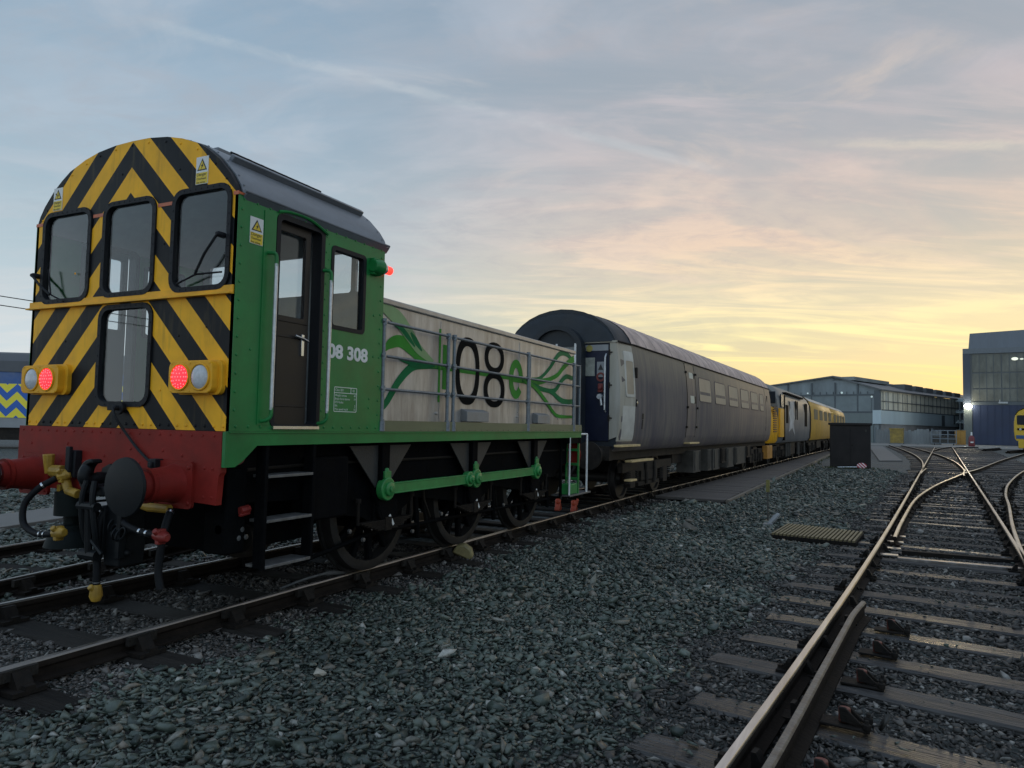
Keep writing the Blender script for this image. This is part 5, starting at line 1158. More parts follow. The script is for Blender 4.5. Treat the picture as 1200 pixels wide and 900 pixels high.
PALEB = sheeted('pale_blue_sheeting', (.48, .57, .60), .35, dirt=(.34, .41, .44)); TRANS = sheeted('sky_reflect_glazing', (.72, .68, .55), .9, var=.3, rough=.3, dirt=(.48, .47, .42))  # TRANS: cream reflection of the sky put into the base colour
HROOF = paint('hangar_roof', (.12, .125, .13), .6, var=.25, scale=.4); DKF = paint('dark_fascia', (.085, .10, .11), .6, var=.2, scale=.5)
# local frame of the hangar: a = along the gable (to the left), y = along the side wall, origin at the near corner
hang = empty('hangar', (1.84, 117.43, 0), -BH, 'wide low grey hangar with sloping gable and long glazed side wall', 'building')
# empty's x axis points along -gdv, y axis along sdv
G = [(0.25, 0), (.25, 7.66), (-6.4, 9.74), (-15, 8.75), (-30, 7.1), (-30, 0)]
HL = 60
b = MB(); b.panel(G, [], XZ(0), .3); gab = b.build('gable_wall', CLAD, hang, smooth=False)
b = MB()
for x in (-2.9, -6.2, -9.8, -13.6, -18): b.box(x-.10, x+.10, -.16, 0, 0, 8.9 if -14 < x else 8.3)
for z in (4.45, 7.0): b.box(-29, .2, -.18, 0, z-.12, z+.12)
b.box(-.55, .28, -.22, 0, 3.3, 7.6); b.build('gable_frame', DKF, gab)
b = MB()
for i in range(-29, 0): b.box(i+.5-.03, i+.5+.03, -.10, -.0, 4.6, 7.5)
b.build('glazing_bar', DKF, gab)
b = MB(); b.box(-13.5, -1.0, -.12, 0, 4.57, 6.88); b.build('gable_glazing', paint('gable_glass', (.19, .225, .235), .35, var=.3, scale=.3, spec=.3, dirt=(.13, .16, .17), dirt_amt=.6), gab)
b = MB(); b.box(-11.5, -.7, -.22, .0, .02, 4.3); b.build('gable_door', sheeted('door_grey_green', (.15, .18, .18), .4), gab)
b = MB(); b.box(.0, .32, .0, HL, .0, 2.75); b.build('brick_plinth', paint('plinth_grey', (.22, .22, .22), .8, var=.3, scale=.5), hang)
b = MB(); b.box(.0, .42, -.03, HL, 2.75, 4.72); b.box(-.75, .42, -.25, -.03, 2.75, 4.72); b.build('side_cladding', PALEB, hang, smooth=False)
b = MB(); b.box(-.2, .30, .3, HL, 4.72, 7.60); sg_ = b.build('side_glazing', TRANS, hang, smooth=False)
b = MB()
for i in range(30): b.box(.30, .36, .8+i*2.0-.05, .8+i*2.0+.05, 4.75, 7.45)
b.box(.30, .38, .3, HL, 6.0, 6.12); b.box(.3, .44, .3, HL, 4.72, 4.86); b.build('glazing_bar', DKF, sg_)
b = MB(); b.box(.26, .36, 1.8, 2.3, 4.9, 7.4); b.build('pale_pane', paint('clean_pane', (.5, .5, .46), .3, var=.1), sg_)
b = MB(); b.box(.40, .46, 27.0, 28.6, 2.8, 4.6); b.box(.40, .47, 33.5, 34.2, 3.2, 4.7); b.build('side_door', DKF, hang)
b = MB(); b.panel([(.6, 7.58), (.6, 7.75), (-6.4, 9.95), (-15, 8.95), (-30.4, 7.3), (-30.4, 7.1), (-15, 8.75), (-6.4, 9.74)], [], lambda a, c, d: (a, -.4+d, c), HL+.8); b.build('roof', HROOF, hang, smooth=False)
b = MB(); b.box(-6.6, -3.4, .0, 14, 9.2, 9.75); b.build('roof_light', paint('roof_light_pane', (.22, .24, .24), .4, var=.3, scale=.5), hang)
for i in range(6):
    b = MB(); y = 15+i*5.2; b.box(-4.4, -1.4, y, y+3.6, 8.3, 9.35-.05*i); b.build('roof_monitor', HROOF, hang, bevel=.05)
LITW = emit('lit_window', (.75, .85, .80), .55)
for x, z, w in ((-10.4, 7.35, .8), (-5.2, 7.35, 1.0), (-.9, 6.7, .9)):
    b = MB(); b.lathe([(-.14, w*.16), (-.10, w*.17)], (x, 0, z), 'y', 14); b.build('lamp_glow', emit('inside_lamp', (.62, .72, .70), .30), gab)
# steel pipe rack and plant at the hangar's far corner
pr = empty('pipe_rack', (15.2, 150, 0), -R_(12), 'grey steel pipe rack of several tiers beyond the hangar side', 'pipe rack')
b = MB()
for x in (0, 3, 6, 9): b.box(x-.12, x+.12, -.12, .12, 0, 7.6); b.box(x-.12, x+.12, 3, 3.24, 0, 7.6)
b.build('post', CLAD, pr)
b = MB()
for z in (1.9, 3.6, 5.4, 7.4): b.box(-1, 10, -.15, .15, z-.2, z+.12); b.tube([(-1.5, .6, z+.25), (11, .6, z+.25)], .16, 8); b.tube([(-1.5, 1.2, z+.28), (11, 1.2, z+.28)], .11, 8)
b.build('beam', PALEB, pr)
b = MB(); b.box(.5, 4.2, .4, 2.6, 3.72, 5.0); b.box(5.2, 8.6, .4, 2.6, 5.5, 6.8); b.build('duct', CLAD, pr)

# dark shed on the right with a blue sliding door
SH = R_(-7)
shed = empty('engine_shed', (13.09, 123.34, 0), SH, 'tall dark depot shed with blue sliding door and lit windows on the right', 'building')
SHC = sheeted('shed_sheeting', (.10, .112, .118), .5, var=.25); SLATE = sheeted('shed_roof', (.14, .165, .20), .8, var=.15, rough=.45)
b = MB(); b.box(0, 30, 0, 45, 0, 13.75); b.build('wall', SHC, shed, smooth=False)
b = MB(); b.panel([(0.55, 13.7), (.75, 16.2), (30, 17.2), (30, 13.7)], [], lambda a, c, d: (a, .35+d, c), 40); b.build('roof', SLATE, shed, smooth=False)
b = MB(); b.box(-.15, 30, -.22, .3, 13.2, 13.95); b.build('gutter_fascia', paint('fascia_bluegrey', (.13, .15, .17), .5, var=.15), shed)
b = MB(); b.box(-.16, .75, -.2, .4, 0, 13.2); b.build('corner_sheet', paint('corner_blue', (.05, .065, .095), .5, var=.2, scale=.5), shed)
SGL = paint('shed_glazing', (.165, .168, .145), .4, var=.45, scale=.8, stretch=(1, 1, .4), spec=.25, dirt=(.09, .098, .09), dirt_amt=.7)
for r_, (z0, z1) in enumerate(((10.5, 13.1), (8.2, 10.3), (6.3, 8.0))):
    for c in range(8):
        b = MB(); b.box(1.0+c*3.6, 1.0+c*3.6+3.45, -.06, .0, z0, z1); w = b.build('window', SGL, shed)
        b = MB()
        for k in range(1, 4): b.box(1.0+c*3.6+k*.86-.03, 1.0+c*3.6+k*.86+.03, -.09, -.06, z0, z1)
        b.build('frame', DKF, w)
for x, z, w, e in ((6.1, 12.3, .40, 2.0), (6.9, 12.25, .22, 1.2)):
    b = MB(); b.panel(ell(x, z, w, w*.55, 18), [], XZ(-.12), .03); b.build('lamp_glow', emit(f'shed_lamp_{int(e*100)}', (.80, .82, .66), e*.45), shed)
b = MB(); b.box(.9, 30, -.30, .0, 5.75, 6.15); b.build('door_track', DKF, shed)
b = MB(); b.box(1.0, 8.0, -.25, 0, .05, 5.75)
for k in range(9): b.box(1.0+k*.875-.03, 1.0+k*.875+.03, -.29, -.25, .05, 5.75)
b.build('sliding_door', paint('door_blue', (.017, .029, .070), .5, var=.2, scale=.4, dirt=(.03, .045, .09), dirt_amt=.5), shed)
b = MB(); b.box(-.1, .9, -.24, 0, 0.0, 5.2); b.build('side_door', paint('grey_steel_door', (.10, .12, .12), .5, var=.2), shed)
b = MB(); b.box(4.1, 5.2, -.55, -.25, 5.95, 6.2); b.box(4.2, 4.3, -.5, -.3, 6.2, 6.5); b.build('bulkhead_lamp', paint('lamp_case', (.4, .42, .42), .5), shed)
# floodlight on the shed corner, switched on
fl = empty('floodlight', (13.45, 122.7, 5.55), 0, 'switched on floodlight on the corner of the dark shed', 'lamp')
b = MB(); b.box(-.35, .35, .1, .35, -.28, .28); b.box(-.06, .06, .35, .75, -.05, .05); b.build('housing', DKF, fl, bevel=.03)
b = MB(); b.panel(ell(0, 0, .46, .36, 20), [], XZ(-.02), .08); b.build('lens', emit('flood_lens', (1.0, .93, .72), 60), fl)
pl = bpy.data.lights.new('flood_glow', 'POINT'); pl.energy = 160; pl.color = (1, .92, .72); pl.shadow_soft_size = .4; po = bpy.data.objects.new('flood_glow', pl); COL.objects.link(po); po.location = (0, -.6, 0); po.parent = fl
# skips, cases and fencing in front of the hangar
fe = empty('yard_fence', (2.4, 113.2, 0), -R_(8), 'grey sheet metal fence and stacked panels along the hangar base', 'fence')
b = MB()
rs = random.Random(3)
for i in range(22):
    x = -1+i*.36; b.box(x, x+.34, -.03-.04*rs.random(), .03, .05, 1.75+.35*rs.random())
b.build('panel', sheeted('fence_sheet', (.20, .215, .22), .2, var=.4), fe)
b = MB()
for i in range(5): b.box(-1+i*1.7-.06, -1+i*1.7+.06, .05, .17, 0, 2.2)
b.build('post', DKF, fe)
sk_ = empty('waste_skip', (3.9, 110.5, 0), -R_(8), 'yellow waste skip standing before the hangar fence', 'skip')
b = MB(); b.loft([[(-.75, -.5, .15), (.75, -.5, .15), (.75, .6, .15), (-.75, .6, .15)], [(-.80, -.6, 2.05), (.80, -.6, 2.05), (.80, .7, 2.05), (-.80, .7, 2.05)]], close=True); b.build('body', paint('skip_ochre', (.34, .235, .05), .6, var=.4, scale=2, dirt=(.12, .10, .06), dirt_amt=.7), sk_)
b = MB(); b.box(-.86, .86, -.68, -.58, 1.95, 2.12); b.box(-.86, .86, .66, .76, 1.95, 2.12); b.box(.77, .87, -.6, .7, 1.95, 2.12); b.box(-.87, -.77, -.6, .7, 1.95, 2.12); b.build('rim', MATS['skip_ochre'], sk_)
cg = empty('cage_trolley', (9.5, 112, 0), -R_(6), 'grey wire cage trolley of goods left of the orange cabinet', 'trolley')
b = MB()
for x in (-1.4, -.45, .45, 1.4): b.box(x-.05, x+.05, -.5, -.42, .2, 1.95); b.box(x-.05, x+.05, .42, .5, .2, 1.95)
for z in (.25, .85, 1.4, 1.95): b.box(-1.45, 1.45, -.51, -.44, z-.05, z+.05); b.box(-1.45, 1.45, .44, .51, z-.05, z+.05)
b.build('frame', GALV, cg)
b = MB(); b.box(-1.3, 1.3, -.4, .4, .30, 1.15); b.build('load', UNDERL, cg, bevel=.06)
for x in (-1.1, 1.1):
    b = MB(); b.lathe([(-.06, .14), (.06, .14)], (x, -.4, .14), 'x', 12); b.build('wheel', RUBBER, cg)
oc = empty('storage_cabinet', (11.55, 114, 0), -R_(4), 'orange storage cabinet close to the corner of the dark shed', 'cabinet')
b = MB(); b.box(-.62, .62, -.4, .4, .08, 1.95); b.build('body', paint('cabinet_orange', (.42, .22, .04), .5, var=.2, scale=1.5, dirt=(.2, .1, .03), dirt_amt=.4), oc, bevel=.03)
b = MB(); b.box(-.57, -.02, -.43, -.40, .2, 1.85); b.box(.02, .57, -.43, -.40, .2, 1.85); b.box(-.66, .66, -.45, .45, 1.95, 2.02); b.build('door', MATS['cabinet_orange'], oc, bevel=.01)
gc = empty('gas_cylinder', (12.0, 106.5, 0), 0, 'tall red cylinder with white top beside the blue shed door', 'cylinder')
b = MB(); b.lathe([(0, .34), (.04, .36), (1.05, .33), (1.25, .25), (1.36, .12), (1.40, .08)], (0, 0, 0), 'z', 20); b.build('body', paint('cylinder_red', (.17, .025, .03), .45, var=.2, scale=3), gc)
b = MB(); b.lathe([(1.38, .10), (1.75, .09), (1.80, .04)], (0, 0, 0), 'z', 14); b.build('cap', WHITE, gc)
b = MB(); b.box(-.16, .16, -.36, -.30, .45, .62); b.build('band', WHITE, gc)
# yellow multiple unit at the right edge
mu = empty('multiple_unit', (12.95, 75.2, 0), -R_(13), 'yellow fronted railcar standing at the right edge of the yard', 'railcar')
prof = [(1.20, 1.05), (1.32, 1.25), (1.38, 1.9), (1.36, 2.7), (1.26, 3.25), (1.05, 3.62), (.7, 3.82), (0, 3.90)]; ring = lambda y, k: [(x*k, y, 1.05+(z-1.05)*(1-(1-k)*.5)) for x, z in prof]+[(-x*k, y, 1.05+(z-1.05)*(1-(1-k)*.5)) for x, z in prof[-2::-1]]
b = MB(); b.loft([ring(.35, 1), ring(20, 1)], cap=True); b.build('body', paint('unit_blue', (.05, .10, .16), .5, var=.2), mu)
b = MB(); b.loft([ring(0, .95), ring(.14, .99), ring(.36, 1.003)], cap=True); fr_ = b.build('cab_front', paint('unit_yellow', (.66, .42, .03), .4, var=.12, scale=2), mu)
b = MB(); b.loft([[(x, y, z+.03) for x, y, z in ring(yy, 1.01) if z > 3.2] for yy in (.05, 20)], cap=False); b.build('roof', paint('unit_roof', (.42, .43, .42), .5, var=.15), mu)
for x0, x1 in ((-1.12, -.30), (-.26, .26), (.30, 1.12)): b = MB(); b.panel(rrect(x0, x1, 2.45, 3.28, .10), [], XZ(-.03), .03); b.build('windscreen', DARKPANE, fr_)
b = MB(); b.box(-1.1, 1.1, -.04, 0, 1.98, 2.16); b.build('lamp_panel', BLACK, fr_)
b = MB(); b.lathe([(-.06, .09), (-.03, .10)], (-.88, 0, 2.07), 'y', 14); b.lathe([(-.06, .09), (-.03, .10)], (.88, 0, 2.07), 'y', 14); b.build('marker_lamp', STEEL, fr_)
b = MB(); b.box(-1.2, 1.2, -.05, .1, 1.25, 1.55); b.build('bumper_band', paint('band_blue', (.03, .09, .22), .5), fr_)
b = MB(); b.box(-1.05, 1.05, -.03, .25, .42, 1.10); b.build('fairing', MATS['unit_yellow'], mu, bevel=.05)
b = MB(); b.tube([(0, .1, .95), (0, -.45, .95)], .09, 10); b.box(-.16, .16, -.6, -.42, .8, 1.1); b.build('coupler', BLACK, mu, bevel=.03)
bogie(mu, 3.0); bogie(mu, 16.5)
# rails stacked beside the railcar
for i, (x0, y0, x1, y1) in enumerate(((9.6, 78, 12.2, 88), (10.6, 72.5, 13.4, 82))):
    o = MB(); 
    for k in range(3): o.tube([(x0+k*.12, y0, .08+.09*(k % 2)), (x1+k*.12, y1, .08+.09*(k % 2))], .07, 6)
    tag(o.build('rail_bundle', RUST), 'dark bundle of old rails lying '+('left of' if i == 0 else 'in front of')+' the yellow railcar', 'rail bundle')

# blue unit with yellow chevrons at the far left
bu = empty('striped_coach', (-37.4, 20.6, 0), 0, 'blue coach with blue and yellow chevron panels and grey roof at the left edge', 'railway coach')
ang_b = math.atan2(.53, .85)
bu.rotation_euler = (0, 0, ang_b - math.radians(0))
b = MB(); b.box(-14, 14, -1.35, 1.35, 1.25, 3.6); b.build('body', paint('blue_livery', (.035, .11, .33), .5, var=.35, scale=.8, dirt=(.20, .22, .25), dirt_amt=.7), bu, bevel=.05)
b = MB(); b.loft([[(x, -1.38, 3.58), (x, -1.25, 4.1), (x, -.8, 4.45), (x, 0, 4.6), (x, .8, 4.45), (x, 1.25, 4.1), (x, 1.38, 3.58)] for x in (-14, 14)], cap=True); b.build('roof', paint('coach_roof_grey', (.075, .078, .085), .6, var=.2, scale=1), bu)
b = MB(); b.box(-14, 14, -1.37, 1.37, .98, 1.42); b.build('sole_bar', paint('sole_bar_grey', (.28, .29, .30), .6, var=.2, scale=1), bu)
def zig_mat():
    m, nt, b = new_mat('zigzag_paint'); N = nt.nodes.new; L = nt.links.new
    def mth(op, a, c=0.0):
        n = N('ShaderNodeMath'); n.operation = op
        for i, v in enumerate((a, c)):
            if isinstance(v, bpy.types.NodeSocket): L(v, n.inputs[i])
            else: n.inputs[i].default_value = v
        return n.outputs[0]
    tc = N('ShaderNodeTexCoord'); sp = N('ShaderNodeSeparateXYZ'); L(tc.outputs['Object'], sp.inputs[0])
    t = mth('PINGPONG', sp.outputs[0], .44); u = mth('SUBTRACT', sp.outputs[2], mth('MULTIPLY', t, 1.0))
    y = mth('GREATER_THAN', mth('FLOORED_MODULO', mth('DIVIDE', u, .74), 1.0), .5)
    mx = N('ShaderNodeMix'); mx.data_type = 'RGBA'; L(y, mx.inputs[0]); mx.inputs[6].default_value = (.02, .12, .48, 1); mx.inputs[7].default_value = (.90, .76, .05, 1); L(mx.outputs[2], b.inputs['Base Color']); b.inputs['Roughness'].default_value = .45
    return m
b = MB(); b.box(-14, 14, -1.375, -1.352, 1.44, 3.02); b.build('chevron_panel', zig_mat(), bu)
b = MB()
for x in (-9, 9): b.box(x-2, x+2, -1.1, 1.1, .35, .95)
b.box(-4, 4, -1.2, 1.2, .4, 1.0); b.build('underframe', UNDER, bu)
for x in (-10.2, -7.8, 7.8, 10.2): b = MB(); b.lathe([(-.8, .46), (.8, .46)], (x, 0, .46), 'y', 24); b.build('wheelset', UNDER, bu)
# overhead line
for z0 in (4.94, 4.68):
    b = MB(); b.tube([(-22+.0*y, y, z0) for y in (-30, 0, 30, 60, 120)], .014, 6)
    tag(b.build('overhead_wire', RUBBER), ('upper' if z0 > 4.8 else 'lower')+' of two dark overhead wires behind the shunter cab', 'overhead wire')

# ================================================================== LINESIDE THINGS
cab_ = empty('lineside_cabinet', (-.57, 34.45, 0), 0, 'plain black lineside cabinet with flat lid beside the far walkway', 'cabinet')
CBK = paint('cabinet_dark', (.026, .023, .023), .65, var=.35, scale=2, spec=.2, dirt=(.038, .033, .031), dirt_amt=.5)
b = MB(); b.box(-.80, .80, 0, 1.1, .0, 1.86); b.build('body', CBK, cab_, bevel=.015)
b = MB(); b.box(-.86, .86, -.06, 1.16, 1.86, 1.96); b.build('lid', CBK, cab_, bevel=.015)
b = MB(); b.box(-.78, -.01, -.012, 0, .06, 1.80); b.box(.01, .78, -.012, 0, .06, 1.80); b.build('door', CBK, cab_, bevel=.004)
b = MB(); b.box(.60, .64, -.03, -.012, 1.58, 1.68); b.build('label_plate', UNDERL, cab_)
b = MB(); b.lathe([(-.05, .03), (-.01, .03)], (.08, 0, 1.0), 'y', 10); b.build('handle', IRON, cab_)
st_ = empty('striped_target', (-.12, 34.05, 0), R_(8), 'small red and white striped target board lying at the black cabinet foot', 'target board')
def redwhite():
    m, nt, b = new_mat('red_white_stripes'); N = nt.nodes.new; L = nt.links.new
    tc = N('ShaderNodeTexCoord'); sp = N('ShaderNodeSeparateXYZ'); L(tc.outputs['Object'], sp.inputs[0])
    a = N('ShaderNodeMath'); a.operation = 'ADD'; L(sp.outputs[0], a.inputs[0]); L(sp.outputs[2], a.inputs[1])
    md = N('ShaderNodeMath'); md.operation = 'FLOORED_MODULO'; L(a.outputs[0], md.inputs[0]); md.inputs[1].default_value = .13
    g_ = N('ShaderNodeMath'); g_.operation = 'GREATER_THAN'; L(md.outputs[0], g_.inputs[0]); g_.inputs[1].default_value = .06
    mx = N('ShaderNodeMix'); mx.data_type = 'RGBA'; L(g_.outputs[0], mx.inputs[0]); mx.inputs[6].default_value = (.75, .72, .72, 1); mx.inputs[7].default_value = (.50, .03, .06, 1); L(mx.outputs[2], b.inputs['Base Color']); return m
b = MB(); b.panel(ell(0, .15, .19, .12, 24), [], XZ(0), .05); b.build('board', redwhite(), st_, bevel=.01)
b = MB(); b.tube([(-.18, .02, .09), (-.65, .06, .07), (-.95, .1, .05)], .03, 8); b.build('stick', STEEL, st_)
# timber walkway
WALK = paint('walkway_boards', (.072, .063, .058), .7, var=.35, scale=3, stretch=(1, 6, 1), dirt=(.11, .096, .085), dirt_amt=.5, bump=.3, bscale=12)
bw = empty('timber_walkway', (0, 0, 0), 0, 'long dark timber walkway laid along the coaches', 'walkway')
edgeR = catmull([(-2.66, 15.7), (-2.55, 24), (-2.35, 34), (-2.2, 46), (-2.0, 58)], 8)
edgeL = [(lerp_at(train_line(.752), p[1])+.16, p[1]+.12) for p in edgeR]
b = MB(); n_b = 0
Yw = np.arange(15.75, 57.5, .30)
for y in Yw[:]:
    xl, xr = lerp_at(edgeL, y+.1), lerp_at(edgeR, y); j = random.uniform(-.012, .012)
    b.panel([(xl, y), (xr+j, y-.01), (xr+j, y+.285), (xl, y+.285)], [], lambda a, c, d: (a, c, .045+d), .055+random.uniform(-.004, .004))
b.build('deck', WALK, bw, smooth=False)
b = MB()
for P in zip(edgeR, edgeR[1:]): b.panel([(P[0][0]+.03, P[0][1]), (P[0][0]+.10, P[0][1]), (P[1][0]+.10, P[1][1]), (P[1][0]+.03, P[1][1])], [], lambda a, c, d: (a, c, -.02+d), .125)
b.build('edge_board', paint('edge_board', (.17, .145, .115), .7, var=.3, scale=4, dirt=(.05, .045, .04), dirt_amt=.5), bw, smooth=False)
# ribbed panel and marker post
rp = empty('ribbed_panel', (0, 0, 0), 0, 'yellowish ribbed walkway panel lying in the ballast beside the right track', 'walkway panel')
RIB = paint('ribbed_ochre', (.16, .125, .055), .6, var=.35, scale=6, dirt=(.075, .06, .035), dirt_amt=.6)
A0, A1, B0, B1 = np.array((-1.24, 11.25)), np.array((-1.13, 12.6)), np.array((-.12, 11.08)), np.array((-.02, 12.2))
b = MB(); b.panel([tuple(A0), tuple(B0), tuple(B1), tuple(A1)], [], lambda a, c, d: (a, c, .02+d), .05); b.build('base', IRON, rp)
b = MB()
for k in range(21):
    t0, t1 = (k+.15)/21, (k+.72)/21
    b.panel([tuple(A0+(B0-A0)*t0), tuple(A0+(B0-A0)*t1), tuple(A1+(B1-A1)*t1), tuple(A1+(B1-A1)*t0)], [], lambda a, c, d: (a, c, .07+d), .025)
tag(b.build('ribs', RIB, rp, smooth=False))
mp_ = empty('marker_post', (-1.46, 12.8, 0), 0, 'thin grey marker stake with yellow top behind the ribbed panel', 'post')
b = MB(); b.box(-.011, .011, -.011, .011, 0, .70); b.build('stake', UNDERL, mp_)
b = MB(); b.box(-.028, .028, -.018, .018, .56, .76); b.build('flag', paint('post_yellow', (.17, .15, .04), .6, var=.3, scale=12), mp_)
pv = MB(); pv.tube([(-1.42, 12.62, .05), (-1.33, 12.66, .16), (-1.28, 12.7, .22)], [.035, .045, .03], 8); pv.box(-1.50, -1.36, 12.50, 12.62, .0, .07); tag(pv.build('pipe_elbow', CABG), 'short pale pipe elbow sticking up beside the marker stake', 'pipe')
# scotches and litter under the coupling
CHO = paint('scotch_orange', (.38, .045, .012), .5, var=.3, scale=9, dirt=(.16, .04, .02), dirt_amt=.5)
for i, (x, y) in enumerate(((-5.05, 12.35), (-4.72, 12.3))):
    t = empty('wheel_scotch', (x, y, .05), R_(10), 'orange wheel scotch with '+('upright wire handle left' if i == 0 else 'short stub handle right')+' of its pair behind the shunter ladder', 'wheel scotch', 'orange wheel scotches'); t.scale = (.8, .8, .78)
    b = MB(); b.panel([(-.14, 0), (.14, 0), (.12, .08), (.03, .19), (-.04, .20), (-.12, .06)], [], lambda a, c, d: (-.06+d, a, c), .12); b.lathe([(.15, .06), (.22, .07), (.27, .05)], (0, -.02, 0), 'z', 10); b.build('block', CHO, t, bevel=.02)
    b = MB(); b.tube([(.05, 0, .15), (.08, .02, .45 if i == 0 else .30)], .010 if i == 0 else .03, 6); b.build('handle', UNDERL if i == 0 else CHO, t)
yb = MB(); yb.panel([(-.12, 0), (.11, .01), (.13, .06), (.07, .13), (-.03, .15), (-.10, .09)], [], lambda a, c, d: (a, -.06+d, c), .13)
o = yb.build('rail_block', paint('block_yellow', (.24, .20, .085), .6, var=.4, scale=10, dirt=(.09, .075, .04), dirt_amt=.5), bevel=.02); o.location = (-4.24, 7.42, .055); o.rotation_euler = (R_(6), R_(24), R_(24)); tag(o, 'battered yellow block against the rail beneath the shunter', 'block')
ow = MB(); ow.tube(smooth_curve([(-4.62, 4.9, .12), (-4.55, 5.2, .17), (-4.48, 5.45, .18), (-4.40, 5.62, .13)], 6), [.012]*10+[.022]*9, 8); tag(ow.build('loose_cable', paint('cable_grey', (.12, .12, .12), .6, var=.3, scale=20)), 'loose grey cable lying by the rail under the cab steps', 'cable')

# ================================================================== BALLAST STONES
def stone_protos(n, seed):
    P = []; rg = np.random.default_rng(seed)
    for i in range(n):
        bm = bmesh.new(); k = int(rg.integers(7, 11)); pts = rg.normal(size=(k, 3)); pts /= np.linalg.norm(pts, axis=1)[:, None]; pts *= rg.uniform(.62, 1.08, (k, 1)); pts *= np.array([1.05, rg.uniform(.50, .85), rg.uniform(.24, .48)])
        for p in pts: bm.verts.new(p)
        r = bmesh.ops.convex_hull(bm, input=bm.verts[:]); bmesh.ops.delete(bm, geom=[v for v in bm.verts if not v.link_faces], context='VERTS')
        bm.verts.ensure_lookup_table(); bm.verts.index_update(); bmesh.ops.triangulate(bm, faces=bm.faces[:])
        V = np.array([v.co[:] for v in bm.verts], np.float32); F = np.array([[v.index for v in f.verts] for f in bm.faces], np.int32); P.append((V, F)); bm.free()
    return P
PROT = stone_protos(28, 11)
Rm = np.array([[r2.x, r2.y, r2.z], [-u2.x, -u2.y, -u2.z], [fw.x, fw.y, fw.z]])
def in_view(x, y, m=.12):
    c = Rm @ np.stack([x, y, np.full_like(x, -CAMZ)]); z = np.maximum(c[2], .05)
    px, py = 600+FPX*c[0]/z, 450+FPX*c[1]/z
    return (c[2] > .4) & (px > -1200*m) & (px < 1200*(1+m)) & (py < 900*(1+m))
def clear_of_sleepers(x, y, margin=.012):
    ok = np.ones(len(x), bool)
    for cx, cy, a, hl, hw in EXCL:
        near = (np.abs(y-cy) < 2.2) & (np.abs(x-cx) < 3.2)
        if not near.any(): continue
        dx, dy = x[near]-cx, y[near]-cy; u = dx*math.cos(a)+dy*math.sin(a); v = -dx*math.sin(a)+dy*math.cos(a)
        ok[near] &= ~((np.abs(u) < hl-margin) & (np.abs(v) < hw-margin))
    return ok
def rail_dist(x, y, P):
    X = np.interp(y, [p[1] for p in P], [p[0] for p in P]); return x-X
def scatter(xy, size, zbase, seed):
    rg = np.random.default_rng(seed); n = len(xy); Vs, Fs = [], []; off = 0
    pid = rg.integers(0, len(PROT), n)
    for k, (V, F) in enumerate(PROT):
        I = np.nonzero(pid == k)[0]; m = len(I)
        if not m: continue
        s_ = size[I]*np.exp(rg.normal(-.05, .38, m)); q = rg.normal(size=(m, 3)); tilt = rg.normal(0, .50, m); ax = rg.uniform(0, 2*np.pi, m); yw = rg.uniform(0, 2*np.pi, m)
        cz, sz = np.cos(yw), np.sin(yw); Rz = np.zeros((m, 3, 3)); Rz[:, 0, 0] = cz; Rz[:, 0, 1] = -sz; Rz[:, 1, 0] = sz; Rz[:, 1, 1] = cz; Rz[:, 2, 2] = 1
        ct, st__ = np.cos(tilt), np.sin(tilt); Rx = np.zeros((m, 3, 3)); Rx[:, 0, 0] = 1; Rx[:, 1, 1] = ct; Rx[:, 1, 2] = -st__; Rx[:, 2, 1] = st__; Rx[:, 2, 2] = ct
        Rt = Rx @ Rz
        c2, s2 = np.cos(ax), np.sin(ax); R3 = np.zeros((m, 3, 3)); R3[:, 0, 0] = c2; R3[:, 0, 1] = -s2; R3[:, 1, 0] = s2; R3[:, 1, 1] = c2; R3[:, 2, 2] = 1
        Rt = R3 @ Rt
        W_ = np.einsum('mij,vj->mvi', Rt, V)*s_[:, None, None]; W_[:, :, 0] += xy[I, 0][:, None]; W_[:, :, 1] += xy[I, 1][:, None]; W_[:, :, 2] += (zbase[I]+s_*.16)[:, None]
        Vs.append(W_.reshape(-1, 3)); Fs.append((F[None]+off+(np.arange(m)*len(V))[:, None, None]).reshape(-1, 3)); off += m*len(V)
    return np.concatenate(Vs).astype(np.float32), np.concatenate(Fs).astype(np.int32)
